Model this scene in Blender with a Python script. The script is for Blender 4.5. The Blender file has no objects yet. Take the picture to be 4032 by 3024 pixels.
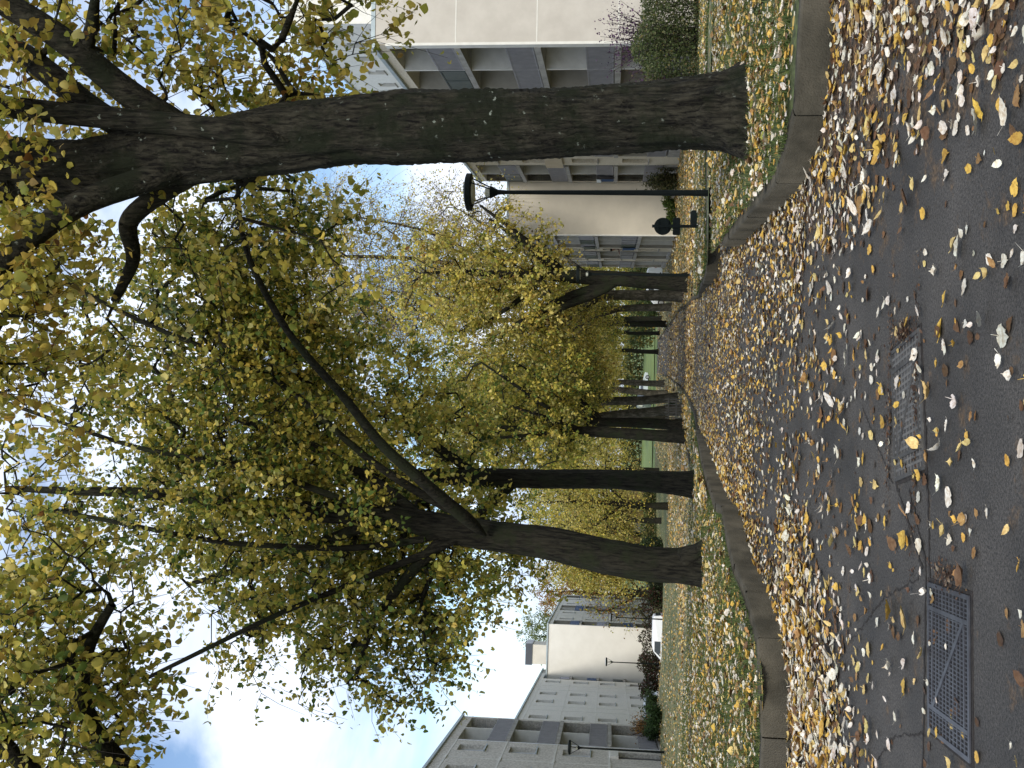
import bpy, math, random
import numpy as np
from mathutils import Vector, Matrix
C = bpy.context.scene.collection
rad = math.radians
# ------------------------------------------------------------------ camera
F = 4077.0; TH = math.atan(392 / F); ROLL = .0215; EYE = 1.6
_c, _s = math.cos(TH), math.sin(TH)
FW = Vector((0, _c, _s)); UP = Vector((0, -_s, _c)); RT = Vector((1, 0, 0))
XL = -math.cos(ROLL) * UP + math.sin(ROLL) * RT          # the photograph lies on its side: picture right = world down
YL = math.sin(ROLL) * UP + math.cos(ROLL) * RT
cd = bpy.data.cameras.new('camera'); cam = bpy.data.objects.new('camera', cd); C.objects.link(cam)
cd.sensor_fit = 'HORIZONTAL'; cd.sensor_width = 36; cd.lens = F / 4032 * 36
cd.clip_start = .05; cd.clip_end = 3000
cam.matrix_world = Matrix(((XL[0], YL[0], -FW[0], 0), (XL[1], YL[1], -FW[1], 0), (XL[2], YL[2], -FW[2], EYE), (0, 0, 0, 1)))
bpy.context.scene.camera = cam
# ------------------------------------------------------------------ world, sun, exposure
SUN_EL, SUN_AZ = 34, 177        # azimuth clockwise from +Y
wd = bpy.data.worlds.new('World'); bpy.context.scene.world = wd; wd.use_nodes = True
nt = wd.node_tree; nt.nodes.clear()
def N(nt, t, **k):
    n = nt.nodes.new(t)
    for a, b in k.items():
        if a == 'inp':
            for i, v in b.items(): n.inputs[i].default_value = v
        else: setattr(n, a, b)
    return n
L = lambda nt, a, b: nt.links.new(a, b)
out = N(nt, 'ShaderNodeOutputWorld'); bg = N(nt, 'ShaderNodeBackground', inp={'Strength': .115})
sky = N(nt, 'ShaderNodeTexSky', sky_type='NISHITA', sun_disc=False, sun_elevation=rad(SUN_EL), sun_rotation=rad(SUN_AZ), air_density=1.0, dust_density=.6, ozone_density=1.6)
tc = N(nt, 'ShaderNodeTexCoord'); mp = N(nt, 'ShaderNodeMapping'); mp.inputs['Scale'].default_value = (1, 1, 2.2); mp.inputs['Location'].default_value = (2.711, .279, 7.79)
ns = N(nt, 'ShaderNodeTexNoise', inp={'Scale': 2.4, 'Detail': 9.0, 'Roughness': .55, 'Distortion': .3})
rp = N(nt, 'ShaderNodeValToRGB'); rp.color_ramp.elements[0].position = .37; rp.color_ramp.elements[1].position = .52
ns2 = N(nt, 'ShaderNodeTexNoise', inp={'Scale': 5.0, 'Detail': 6.0})
rc = N(nt, 'ShaderNodeValToRGB'); rc.color_ramp.elements[0].position = .3; rc.color_ramp.elements[1].position = .7
rc.color_ramp.elements[0].color = (4.3, 5.2, 6.8, 1); rc.color_ramp.elements[1].color = (7.4, 7.8, 8.5, 1)
mx = N(nt, 'ShaderNodeMixRGB')
L(nt, tc.outputs['Generated'], mp.inputs[0]); L(nt, mp.outputs[0], ns.inputs['Vector']); L(nt, mp.outputs[0], ns2.inputs['Vector'])
L(nt, ns.outputs['Fac'], rp.inputs[0]); L(nt, ns2.outputs['Fac'], rc.inputs[0])
L(nt, rp.outputs[0], mx.inputs[0]); L(nt, sky.outputs[0], mx.inputs[1]); L(nt, rc.outputs[0], mx.inputs[2])
L(nt, mx.outputs[0], bg.inputs['Color']); L(nt, bg.outputs[0], out.inputs[0])
sl = bpy.data.lights.new('sun', 'SUN'); sl.energy = 2.0; sl.angle = rad(12); sl.color = (1, .94, .84)
so = bpy.data.objects.new('sun', sl); C.objects.link(so)
_sd = Vector((math.sin(rad(SUN_AZ)) * math.cos(rad(SUN_EL)), math.cos(rad(SUN_AZ)) * math.cos(rad(SUN_EL)), math.sin(rad(SUN_EL))))
so.rotation_euler = _sd.to_track_quat('Z', 'Y').to_euler()
sc = bpy.context.scene
sc.view_settings.view_transform = 'Standard'; sc.view_settings.look = 'None'; sc.view_settings.exposure = 0.66; sc.view_settings.gamma = 1
sc.render.engine = 'CYCLES'; sc.cycles.max_bounces = 6; sc.cycles.transmission_bounces = 4; sc.cycles.diffuse_bounces = 3; sc.cycles.glossy_bounces = 2
# ------------------------------------------------------------------ ground heights
PR = np.array([(-60, 0), (12, 0), (17, -.15), (24, -.5), (30, -.87), (42, -1.5), (50, -1.9), (60, -2.2), (75, -2.7), (100, -3.2), (130, -3.9), (200, -5.0), (900, -12)], float)
def sm(t): t = np.clip(t, 0, 1); return t * t * (3 - 2 * t)
def gz(X, Y):
    X = np.asarray(X, float); Y = np.asarray(Y, float)
    z = np.interp(Y, PR[:, 0], PR[:, 1])
    r = np.minimum(.6, .06 * np.maximum(0, abs(X) - 8)) * sm((Y - 15) / 30)
    r = np.where(X < 0, r * (1 - sm((Y - 62) / 12)), r)
    dip = 1.25 * sm((Y - 82) / 5) * (1 - sm((Y - 104) / 10)) * sm((-X - 12) / 6)
    return z + r - dip
def g1(x, y): return float(gz(x, y))
# ------------------------------------------------------------------ materials
def hexl(c): return tuple(c) + (1,)
def mat(name, col, rough=.8, col2=None, scale=5, bump=0, bscale=None, detail=6, spec=.3, metal=0, stretch=None, lo=.35, hi=.65, emit=None):
    m = bpy.data.materials.new(name); m.use_nodes = True; t = m.node_tree; b = t.nodes['Principled BSDF']
    b.inputs['Base Color'].default_value = hexl(col); b.inputs['Roughness'].default_value = rough
    b.inputs['Specular IOR Level'].default_value = spec; b.inputs['Metallic'].default_value = metal
    if col2 is not None or bump:
        tcn = N(t, 'ShaderNodeTexCoord'); mpn = N(t, 'ShaderNodeMapping'); L(t, tcn.outputs['Object'], mpn.inputs[0])
        if stretch: mpn.inputs['Scale'].default_value = stretch
        if col2 is not None:
            n = N(t, 'ShaderNodeTexNoise', inp={'Scale': scale, 'Detail': detail, 'Roughness': .6}); L(t, mpn.outputs[0], n.inputs['Vector'])
            r = N(t, 'ShaderNodeValToRGB'); r.color_ramp.elements[0].position = lo; r.color_ramp.elements[1].position = hi
            r.color_ramp.elements[0].color = hexl(col); r.color_ramp.elements[1].color = hexl(col2)
            L(t, n.outputs['Fac'], r.inputs[0]); L(t, r.outputs[0], b.inputs['Base Color'])
        if bump:
            n2 = N(t, 'ShaderNodeTexNoise', inp={'Scale': bscale or scale * 3, 'Detail': 5.0}); L(t, mpn.outputs[0], n2.inputs['Vector'])
            bp = N(t, 'ShaderNodeBump', inp={'Strength': bump, 'Distance': .02}); L(t, n2.outputs['Fac'], bp.inputs['Height']); L(t, bp.outputs[0], b.inputs['Normal'])
    return m
def leafmat(name, trans=.35, rough=.6, spec=.25):
    m = bpy.data.materials.new(name); m.use_nodes = True; t = m.node_tree; b = t.nodes['Principled BSDF']
    a = N(t, 'ShaderNodeAttribute', attribute_name='col'); L(t, a.outputs['Color'], b.inputs['Base Color'])
    b.inputs['Roughness'].default_value = rough; b.inputs['Specular IOR Level'].default_value = spec
    if name == 'leaf_fallen':      # brown blotches and veins on the blades
        tcn = N(t, 'ShaderNodeTexCoord'); n = N(t, 'ShaderNodeTexNoise', inp={'Scale': 38.0, 'Detail': 6.0, 'Roughness': .75}); L(t, tcn.outputs['Object'], n.inputs['Vector'])
        r = N(t, 'ShaderNodeValToRGB'); r.color_ramp.elements[0].position = .42; r.color_ramp.elements[1].position = .66; r.color_ramp.elements[0].color = (1.05, 1.05, 1.05, 1); r.color_ramp.elements[1].color = (.50, .36, .22, 1); L(t, n.outputs['Fac'], r.inputs[0])
        mu = N(t, 'ShaderNodeMixRGB', blend_type='MULTIPLY', inp={0: .85}); L(t, a.outputs['Color'], mu.inputs[1]); L(t, r.outputs[0], mu.inputs[2]); L(t, mu.outputs[0], b.inputs['Base Color'])
    if trans:
        tr = N(t, 'ShaderNodeBsdfTranslucent'); L(t, a.outputs['Color'], tr.inputs[0])
        mxs = N(t, 'ShaderNodeMixShader', inp={0: trans}); L(t, b.outputs[0], mxs.inputs[1]); L(t, tr.outputs[0], mxs.inputs[2])
        L(t, mxs.outputs[0], t.nodes['Material Output'].inputs[0])
    return m
def barkmat(name, c1, c2, moss, lichen=0):
    m = bpy.data.materials.new(name); m.use_nodes = True; t = m.node_tree; b = t.nodes['Principled BSDF']
    b.inputs['Roughness'].default_value = .9; b.inputs['Specular IOR Level'].default_value = .15
    tcn = N(t, 'ShaderNodeTexCoord'); mpn = N(t, 'ShaderNodeMapping'); mpn.inputs['Scale'].default_value = (1, 1, .16); L(t, tcn.outputs['Object'], mpn.inputs[0])
    n = N(t, 'ShaderNodeTexNoise', inp={'Scale': 26.0, 'Detail': 7.0, 'Roughness': .65, 'Distortion': .4}); L(t, mpn.outputs[0], n.inputs['Vector'])
    r = N(t, 'ShaderNodeValToRGB'); r.color_ramp.elements[0].position = .38; r.color_ramp.elements[1].position = .62
    r.color_ramp.elements[0].color = hexl(c1); r.color_ramp.elements[1].color = hexl(c2); L(t, n.outputs['Fac'], r.inputs[0])
    n3 = N(t, 'ShaderNodeTexNoise', inp={'Scale': 1.7, 'Detail': 8.0, 'Roughness': .7}); L(t, tcn.outputs['Object'], n3.inputs['Vector'])
    r3 = N(t, 'ShaderNodeValToRGB'); r3.color_ramp.elements[0].position = .47; r3.color_ramp.elements[1].position = .6; L(t, n3.outputs['Fac'], r3.inputs[0])
    m1 = N(t, 'ShaderNodeMixRGB'); m1.inputs[2].default_value = hexl(moss); L(t, r3.outputs[0], m1.inputs[0]); L(t, r.outputs[0], m1.inputs[1])
    last = m1.outputs[0]
    if lichen:
        v = N(t, 'ShaderNodeTexVoronoi', inp={'Scale': 7.5, 'Randomness': 1.0}); nd = N(t, 'ShaderNodeTexNoise', inp={'Scale': 40.0, 'Detail': 3.0})
        L(t, tcn.outputs['Object'], nd.inputs['Vector']); L(t, tcn.outputs['Object'], v.inputs['Vector'])
        ad = N(t, 'ShaderNodeMath', operation='MULTIPLY_ADD', inp={1: .75}); L(t, nd.outputs['Fac'], ad.inputs[0]); L(t, v.outputs['Distance'], ad.inputs[2])
        r4 = N(t, 'ShaderNodeValToRGB'); r4.color_ramp.elements[0].position = .44; r4.color_ramp.elements[0].color = (1, 1, 1, 1); r4.color_ramp.elements[1].position = .50; r4.color_ramp.elements[1].color = (0, 0, 0, 1)
        L(t, ad.outputs[0], r4.inputs[0])
        n5 = N(t, 'ShaderNodeTexNoise', inp={'Scale': 2.3, 'Detail': 5.0}); L(t, tcn.outputs['Object'], n5.inputs['Vector'])
        r5 = N(t, 'ShaderNodeValToRGB'); r5.color_ramp.elements[0].position = .44; r5.color_ramp.elements[1].position = .62; L(t, n5.outputs['Fac'], r5.inputs[0])
        mm = N(t, 'ShaderNodeMath', operation='MULTIPLY'); L(t, r4.outputs[0], mm.inputs[0]); L(t, r5.outputs[0], mm.inputs[1])
        m2 = N(t, 'ShaderNodeMixRGB'); m2.inputs[2].default_value = (.23, .26, .22, 1); L(t, mm.outputs[0], m2.inputs[0]); L(t, last, m2.inputs[1]); last = m2.outputs[0]
    L(t, last, b.inputs['Base Color'])
    bp = N(t, 'ShaderNodeBump', inp={'Strength': 1.0, 'Distance': .06}); L(t, n.outputs['Fac'], bp.inputs['Height']); L(t, bp.outputs[0], b.inputs['Normal'])
    return m
M = {}
M['leaf'] = leafmat('leaf_foliage', .45); M['fallen'] = leafmat('leaf_fallen', .12, .55, .3); M['grassblade'] = leafmat('grass_blade', .3, .6)
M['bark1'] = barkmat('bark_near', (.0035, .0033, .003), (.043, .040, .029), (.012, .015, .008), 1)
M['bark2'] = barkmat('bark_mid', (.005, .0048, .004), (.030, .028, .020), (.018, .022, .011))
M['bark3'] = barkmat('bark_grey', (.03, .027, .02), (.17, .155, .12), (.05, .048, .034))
M['twig'] = mat('twig_bark', (.022, .018, .014), .9)
M['twigpale'] = mat('twig_pale', (.14, .10, .10), .9)
M['kerb'] = mat('kerb_stone', (.034, .031, .022), .9, (.082, .073, .054), 2.6, .6, 70)
M['steel'] = mat('grate_steel', (.10, .105, .12), .42, (.06, .06, .07), 8, metal=.6)
M['iron'] = mat('cast_iron', (.045, .045, .046), .55, (.085, .083, .08), 6, .3, 60, metal=.2); M['ironrib'] = mat('iron_rib', (.10, .10, .10), .5, (.15, .145, .14), 9, metal=.2)
M['lampgreen'] = mat('lamp_green_paint', (.003, .0055, .0055), .6, (.005, .008, .0075), 6, spec=.12)
M['lampglass'] = mat('lamp_glass', (.35, .36, .3), .3)
M['lamptop'] = mat('lamp_top_pale', (.45, .47, .46), .5)
M['signback'] = mat('sign_back', (.004, .007, .0075), .65, (.006, .010, .010), 9, spec=.12)
M['sticker'] = mat('sticker', (.32, .34, .34), .5)
M['render'] = mat('wall_render_beige', (.43, .40, .355), .9, (.49, .46, .41), 1.3, .15, 45)
M['render2'] = mat('wall_render_warm', (.49, .455, .385), .9, (.55, .51, .43), 1.0, .1, 30)
M['renderL'] = mat('wall_render_cream', (.62, .60, .54), .9, (.67, .65, .59), .8, .1, 30)
M['pebble'] = mat('pebbledash', (.40, .375, .33), .95, (.62, .59, .53), 9, .6, 40, lo=.38, hi=.6)
M['pebble2'] = mat('pebbledash_pale', (.54, .52, .47), .95, (.67, .65, .59), 8, .4, 40)
M['pebbleR'] = mat('pebbledash_cream', (.5, .44, .34), .95, (.66, .6, .48), 14, .4, 40)
M['white'] = mat('white_trim', (.66, .65, .6), .7, (.58, .57, .52), 3)
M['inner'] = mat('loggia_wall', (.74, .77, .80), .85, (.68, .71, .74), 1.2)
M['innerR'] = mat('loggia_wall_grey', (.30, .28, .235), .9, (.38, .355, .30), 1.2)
M['slab'] = mat('concrete_slab', (.24, .23, .21), .9, (.36, .35, .32), 2.5, .2, 20)
M['zinc'] = mat('zinc_flashing', (.36, .42, .44), .5, (.28, .33, .35), 2, metal=.3)
M['glass'] = mat('window_glass', (.05, .06, .07), .08, spec=.8)
M['curtain'] = mat('curtained_glass', (.42, .45, .5), .35, (.5, .53, .58), 3, spec=.6)
M['shutter'] = mat('shutter_white', (.62, .62, .6), .6)
M['railgrey'] = mat('railing_mauve_grey', (.21, .208, .22), .6, (.26, .255, .265), 3)
M['railblue'] = mat('railing_blue', (.02, .06, .16), .5, (.03, .08, .2), 3)
M['raildark'] = mat('railing_green_grey', (.045, .06, .06), .5, (.07, .085, .08), 4)
M['railpale'] = mat('railing_pale', (.30, .31, .38), .6, (.35, .36, .42), 3)
M['bamboo'] = mat('bamboo_screen', (.42, .35, .24), .8, (.55, .47, .34), 20, stretch=(1, 1, .1))
M['ochre'] = mat('ochre_panel', (.36, .24, .09), .8, (.42, .3, .12), 3)
M['door'] = mat('door_dark', (.035, .04, .05), .3, spec=.6)
M['reddoor'] = mat('door_red', (.09, .02, .015), .6)
M['carwhite'] = mat('car_paint_white', (.74, .77, .8), .25, spec=.6)
M['carsilver'] = mat('car_paint_silver', (.5, .55, .58), .3, metal=.2, spec=.6)
M['cardark'] = mat('car_paint_teal', (.02, .045, .06), .3, spec=.6)
M['tyre'] = mat('tyre', (.015, .015, .016), .8); M['rim'] = mat('wheel_rim', (.35, .36, .37), .4, metal=.7)
M['headlight'] = mat('headlight_lens', (.6, .62, .65), .15); M['taillight'] = mat('taillight_lens', (.35, .02, .02), .3)
M['skin'] = mat('skin', (.36, .2, .14), .6); M['hair'] = mat('hair', (.02, .013, .01), .8)
M['shirt'] = mat('shirt_brown', (.13, .06, .05), .85); M['jeans'] = mat('cloth_blue', (.03, .07, .16), .85)
M['clothwhite'] = mat('cloth_white', (.6, .65, .68), .9); M['clothblack'] = mat('cloth_black', (.012, .012, .015), .9)
M['parasol'] = mat('parasol_blue', (.015, .04, .12), .8); M['plastic'] = mat('plastic_white', (.68, .7, .7), .5)
M['timber'] = mat('grey_timber', (.1, .095, .085), .9, (.17, .16, .14), 6)
# asphalt: aggregate grain, damp mottling and brown leaf-mould stains
def asphalt():
    m = bpy.data.materials.new('asphalt'); m.use_nodes = True; t = m.node_tree; b = t.nodes['Principled BSDF']
    tcn = N(t, 'ShaderNodeTexCoord'); o = tcn.outputs['Object']
    n = N(t, 'ShaderNodeTexNoise', inp={'Scale': 75.0, 'Detail': 5.0, 'Roughness': .9}); L(t, o, n.inputs['Vector'])
    r = N(t, 'ShaderNodeValToRGB'); r.color_ramp.elements[0].position = .40; r.color_ramp.elements[1].position = .66
    r.color_ramp.elements[0].color = (.012, .0115, .012, 1); r.color_ramp.elements[1].color = (.125, .119, .112, 1); L(t, n.outputs['Fac'], r.inputs[0])
    n2 = N(t, 'ShaderNodeTexNoise', inp={'Scale': 1.1, 'Detail': 7.0, 'Roughness': .6}); L(t, o, n2.inputs['Vector'])
    r2 = N(t, 'ShaderNodeValToRGB'); r2.color_ramp.elements[0].position = .3; r2.color_ramp.elements[1].position = .7
    r2.color_ramp.elements[0].color = (.5, .5, .5, 1); r2.color_ramp.elements[1].color = (1.3, 1.26, 1.2, 1); L(t, n2.outputs['Fac'], r2.inputs[0])
    mu = N(t, 'ShaderNodeMixRGB', blend_type='MULTIPLY', inp={0: 1.0}); L(t, r.outputs[0], mu.inputs[1]); L(t, r2.outputs[0], mu.inputs[2])
    # leaf-mould: stronger towards +X on the near crossing
    sx = N(t, 'ShaderNodeSeparateXYZ'); L(t, o, sx.inputs[0])
    mr = N(t, 'ShaderNodeMapRange', inp={1: .7, 2: 2.2, 3: 0.0, 4: 1.0}); L(t, sx.outputs['X'], mr.inputs[0])
    my = N(t, 'ShaderNodeMapRange', inp={1: 9.5, 2: 12.0, 3: 1.0, 4: -.6}); L(t, sx.outputs['Y'], my.inputs[0]); mm_ = N(t, 'ShaderNodeMath', operation='MULTIPLY'); L(t, mr.outputs[0], mm_.inputs[0]); L(t, my.outputs[0], mm_.inputs[1]); mr = mm_
    n3 = N(t, 'ShaderNodeTexNoise', inp={'Scale': 3.2, 'Detail': 9.0, 'Roughness': .72}); L(t, o, n3.inputs['Vector'])
    ad = N(t, 'ShaderNodeMath', operation='MULTIPLY_ADD', inp={1: .17}); L(t, mr.outputs[0], ad.inputs[0]); L(t, n3.outputs['Fac'], ad.inputs[2])
    r3 = N(t, 'ShaderNodeValToRGB'); r3.color_ramp.elements[0].position = .575; r3.color_ramp.elements[1].position = .67; L(t, ad.outputs[0], r3.inputs[0])
    m3 = N(t, 'ShaderNodeMixRGB'); L(t, r3.outputs[0], m3.inputs[0]); L(t, mu.outputs[0], m3.inputs[1])
    n4 = N(t, 'ShaderNodeTexNoise', inp={'Scale': 45.0, 'Detail': 3.0}); L(t, o, n4.inputs['Vector'])
    r4 = N(t, 'ShaderNodeValToRGB'); r4.color_ramp.elements[0].position = .4; r4.color_ramp.elements[1].position = .62
    r4.color_ramp.elements[0].color = (.038, .026, .017, 1); r4.color_ramp.elements[1].color = (.15, .10, .058, 1); L(t, n4.outputs['Fac'], r4.inputs[0]); L(t, r4.outputs[0], m3.inputs[2])
    L(t, m3.outputs[0], b.inputs['Base Color'])
    rr = N(t, 'ShaderNodeMapRange', inp={1: .3, 2: .7, 3: .62, 4: .85}); L(t, n2.outputs['Fac'], rr.inputs[0]); L(t, rr.outputs[0], b.inputs['Roughness'])
    b.inputs['Specular IOR Level'].default_value = .3
    bp = N(t, 'ShaderNodeBump', inp={'Strength': .7, 'Distance': .006}); L(t, n.outputs['Fac'], bp.inputs['Height']); L(t, bp.outputs[0], b.inputs['Normal'])
    return m
M['asphalt'] = asphalt()
M['seam'] = mat('asphalt_seam', (.012, .011, .011), .9, (.035, .03, .027), 30)
# lawn: soil and moss-green grass with flat leaf litter between the leaves that are built
def lawnmat(name, ga, gb, litter, ls):
    m = bpy.data.materials.new(name); m.use_nodes = True; t = m.node_tree; b = t.nodes['Principled BSDF']
    tcn = N(t, 'ShaderNodeTexCoord'); o = tcn.outputs['Object']
    n = N(t, 'ShaderNodeTexNoise', inp={'Scale': 14.0, 'Detail': 8.0, 'Roughness': .7}); L(t, o, n.inputs['Vector'])
    r = N(t, 'ShaderNodeValToRGB'); r.color_ramp.elements[0].position = .38; r.color_ramp.elements[1].position = .62
    r.color_ramp.elements[0].color = hexl(ga); r.color_ramp.elements[1].color = hexl(gb); L(t, n.outputs['Fac'], r.inputs[0])
    v = N(t, 'ShaderNodeTexVoronoi', inp={'Scale': ls, 'Randomness': 1.0}); L(t, o, v.inputs['Vector'])
    sp = N(t, 'ShaderNodeSeparateColor'); L(t, v.outputs['Color'], sp.inputs[0])
    r1 = N(t, 'ShaderNodeValToRGB'); e = r1.color_ramp.elements; e[0].position = 0; e[0].color = (.10, .05, .022, 1); e[1].position = 1; e[1].color = (.6, .57, .46, 1)
    for p, c in ((.3, (.3, .17, .05)), (.55, (.5, .32, .07)), (.8, (.55, .42, .15))):
        q = e.new(p); q.color = hexl(c)
    L(t, sp.outputs[0], r1.inputs[0])
    n2 = N(t, 'ShaderNodeTexNoise', inp={'Scale': .5, 'Detail': 5.0}); L(t, o, n2.inputs['Vector'])
    ad = N(t, 'ShaderNodeMath', operation='MULTIPLY_ADD', inp={1: .9}); L(t, n2.outputs['Fac'], ad.inputs[0]); L(t, sp.outputs[1], ad.inputs[2])
    gt = N(t, 'ShaderNodeMath', operation='LESS_THAN', inp={1: litter}); L(t, ad.outputs[0], gt.inputs[0])
    mxn = N(t, 'ShaderNodeMixRGB'); L(t, gt.outputs[0], mxn.inputs[0]); L(t, r.outputs[0], mxn.inputs[1]); L(t, r1.outputs[0], mxn.inputs[2])
    L(t, mxn.outputs[0], b.inputs['Base Color']); b.inputs['Roughness'].default_value = .9
    bp = N(t, 'ShaderNodeBump', inp={'Strength': .6, 'Distance': .03}); L(t, n.outputs['Fac'], bp.inputs['Height']); L(t, bp.outputs[0], b.inputs['Normal'])
    return m
M['lawn'] = lawnmat('lawn_with_litter', (.04, .048, .018), (.10, .13, .038), .55, 11)
M['grassfar'] = mat('grass_bright', (.09, .13, .035), .9, (.15, .20, .055), .35, .3, 20)
# ------------------------------------------------------------------ object helpers
def link(name, me, mt=None, parent=None, kind=None, label=None, world=False):
    o = bpy.data.objects.new(name, me); C.objects.link(o)
    if mt is not None:
        for q in (mt if isinstance(mt, (list, tuple)) else [mt]): me.materials.append(q)
    if parent is not None: o.parent = parent; o.matrix_parent_inverse = Matrix.Translation(parent.location).inverted() if world and parent.type == 'EMPTY' else Matrix()
    if kind: o['kind'] = kind
    if label: o['label'] = label
    return o
def thing(name, label, cat, loc=(0, 0, 0), group=None):
    o = bpy.data.objects.new(name, None); C.objects.link(o); o.location = loc; o.empty_display_size = .2
    o['label'] = label; o['category'] = cat
    if group: o['group'] = group
    return o
def tag(o, label, cat, group=None, kind=None):
    o['label'] = label; o['category'] = cat
    if group: o['group'] = group
    if kind: o['kind'] = kind
    return o
def mesh_np(name, V, Q=None, T=None, col=None, smooth=False, P=None):
    """V (n,3); Q quads (m,4), T tris (k,3), P list of (count,array) for other polygon sizes"""
    me = bpy.data.meshes.new(name); V = np.asarray(V, np.float32)
    loops = []; tot = []
    for A in (Q, T, P):
        if A is not None and len(A): A = np.asarray(A, np.int32); loops.append(A.ravel()); tot.append(np.full(len(A), A.shape[1], np.int32))
    lo = np.concatenate(loops); tt = np.concatenate(tot)
    me.vertices.add(len(V)); me.vertices.foreach_set('co', V.ravel())
    me.loops.add(len(lo)); me.loops.foreach_set('vertex_index', lo)
    me.polygons.add(len(tt)); st = np.concatenate([[0], np.cumsum(tt)[:-1]]).astype(np.int32)
    me.polygons.foreach_set('loop_start', st); me.polygons.foreach_set('loop_total', tt)
    if smooth: me.polygons.foreach_set('use_smooth', np.ones(len(tt), bool))
    me.update(calc_edges=True)
    if col is not None:
        a = me.color_attributes.new('col', 'FLOAT_COLOR', 'POINT'); cc = np.ones((len(V), 4), np.float32); cc[:, :3] = col; a.data.foreach_set('color', cc.ravel())
    return me
class MB:
    """collects boxes, tubes and polygons in a frame (origin, direction along, outward normal)"""
    def __init__(s, O=(0, 0), d=(1, 0), zo=0):
        s.V = []; s.Fc = []; l = math.hypot(*d); s.d = (d[0] / l, d[1] / l); s.n = (s.d[1], -s.d[0]); s.O = O; s.zo = zo
    def w(s, p): return (s.O[0] + s.d[0] * p[0] + s.n[0] * p[1], s.O[1] + s.d[1] * p[0] + s.n[1] * p[1], p[2] + s.zo)
    def add(s, vs, fs):
        b = len(s.V); s.V += [s.w(v) for v in vs]; s.Fc += [tuple(b + i for i in f) for f in fs]
    def box(s, a0, a1, t0, t1, z0, z1):
        s.add([(a, t, z) for z in (z0, z1) for a, t in ((a0, t0), (a1, t0), (a1, t1), (a0, t1))],
              [(3, 2, 1, 0), (4, 5, 6, 7), (0, 1, 5, 4), (1, 2, 6, 5), (2, 3, 7, 6), (3, 0, 4, 7)])
    def tube(s, pts, rr, n=8, cap=True):
        pts = [Vector(p) for p in pts]; vs = []; fs = []
        if not hasattr(rr, '__len__'): rr = [rr] * len(pts)
        for i, p in enumerate(pts):
            t = (pts[min(i + 1, len(pts) - 1)] - pts[max(i - 1, 0)]).normalized()
            u = t.cross(Vector((.3, 1, .1)) if abs(t.z) > .7 else Vector((0, 0, 1))).normalized(); v = t.cross(u)
            vs += [tuple(p + (u * math.cos(2 * math.pi * k / n) + v * math.sin(2 * math.pi * k / n)) * rr[i]) for k in range(n)]
        for i in range(len(pts) - 1):
            fs += [(i * n + k, i * n + (k + 1) % n, (i + 1) * n + (k + 1) % n, (i + 1) * n + k) for k in range(n)]
        if cap: fs += [tuple(range(n))[::-1], tuple((len(pts) - 1) * n + k for k in range(n))]
        s.add(vs, fs)
    def prism(s, poly, axis, a, b):
        """poly of 2D points extruded between a and b; axis 1: poly in (along,z), extruded over t; axis 0: poly in (t,z), over along; 2: (along,t) over z"""
        n = len(poly); f = {1: lambda q, h: (q[0], h, q[1]), 0: lambda q, h: (h, q[0], q[1]), 2: lambda q, h: (q[0], q[1], h)}[axis]
        s.add([f(q, a) for q in poly] + [f(q, b) for q in poly], [tuple(range(n))[::-1], tuple(range(n, 2 * n))] + [(i, (i + 1) % n, n + (i + 1) % n, n + i) for i in range(n)])
    def build(s, name, mt, parent=None, smooth=False, bevel=0, label=None):
        me = bpy.data.meshes.new(name); me.from_pydata(s.V, [], s.Fc)
        if smooth:
            me.polygons.foreach_set('use_smooth', [True] * len(me.polygons))
        me.update(); o = link(name, me, mt, parent, label=label, world=True)
        if bevel:
            b = o.modifiers.new('b', 'BEVEL'); b.width = bevel; b.segments = 2; b.limit_method = 'ANGLE'
        return o
rng = np.random.default_rng(7)
random.seed(5)
# leaf templates: folded heart-shaped blade with a short tip
LEAF_V = np.array([(0, 0, 0), (.30, -.06, .05), (.50, .22, .10), (.40, .62, .09), (0, 1.0, -.04), (0, .5, -.03), (-.40, .62, .09), (-.50, .22, .10), (-.30, -.06, .05)], float)
LEAF_P = np.array([(0, 1, 2, 3, 5), (5, 3, 4, 6, 0)])
LEAF_Q = np.array([(0, 1, 2, 5), (5, 2, 3, 4), (0, 5, 7, 8), (5, 4, 6, 7)])
_a = [(.06, -.10), (.22, -.13), (.36, -.04), (.47, .12), (.50, .26), (.52, .36), (.46, .5), (.44, .58), (.34, .70), (.30, .76), (.18, .86), (.07, .95)]
_z = lambda x, y: .16 * abs(x) ** 1.3
FINE_V = np.array([(0, 0, 0), (0, .3, -.01), (0, .6, -.02), (0, 1.1, -.05)] + [(x, y, _z(x, y)) for x, y in _a] + [(-x, y, _z(x, y)) for x, y in _a] + [(.012, -.45, .10), (-.012, -.45, .10), (-.018, 0, .0), (.018, 0, .0)], float)
def _half(b): return [(0, b, b + 1, b + 2), (0, b + 2, b + 3, 1), (1, b + 3, b + 4, b + 5), (1, b + 5, b + 6, 2), (2, b + 6, b + 7, b + 8), (2, b + 8, b + 9, b + 10), (2, b + 10, b + 11, 3)]
FINE_Q = np.array(_half(4) + [q[::-1] for q in _half(16)] + [(28, 29, 30, 31)])
FAR_V = np.array([(0, 0, 0), (.48, .4, .08), (0, .95, 0), (-.48, .4, .08)], float); FAR_Q = np.array([(0, 1, 2, 3)])
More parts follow.
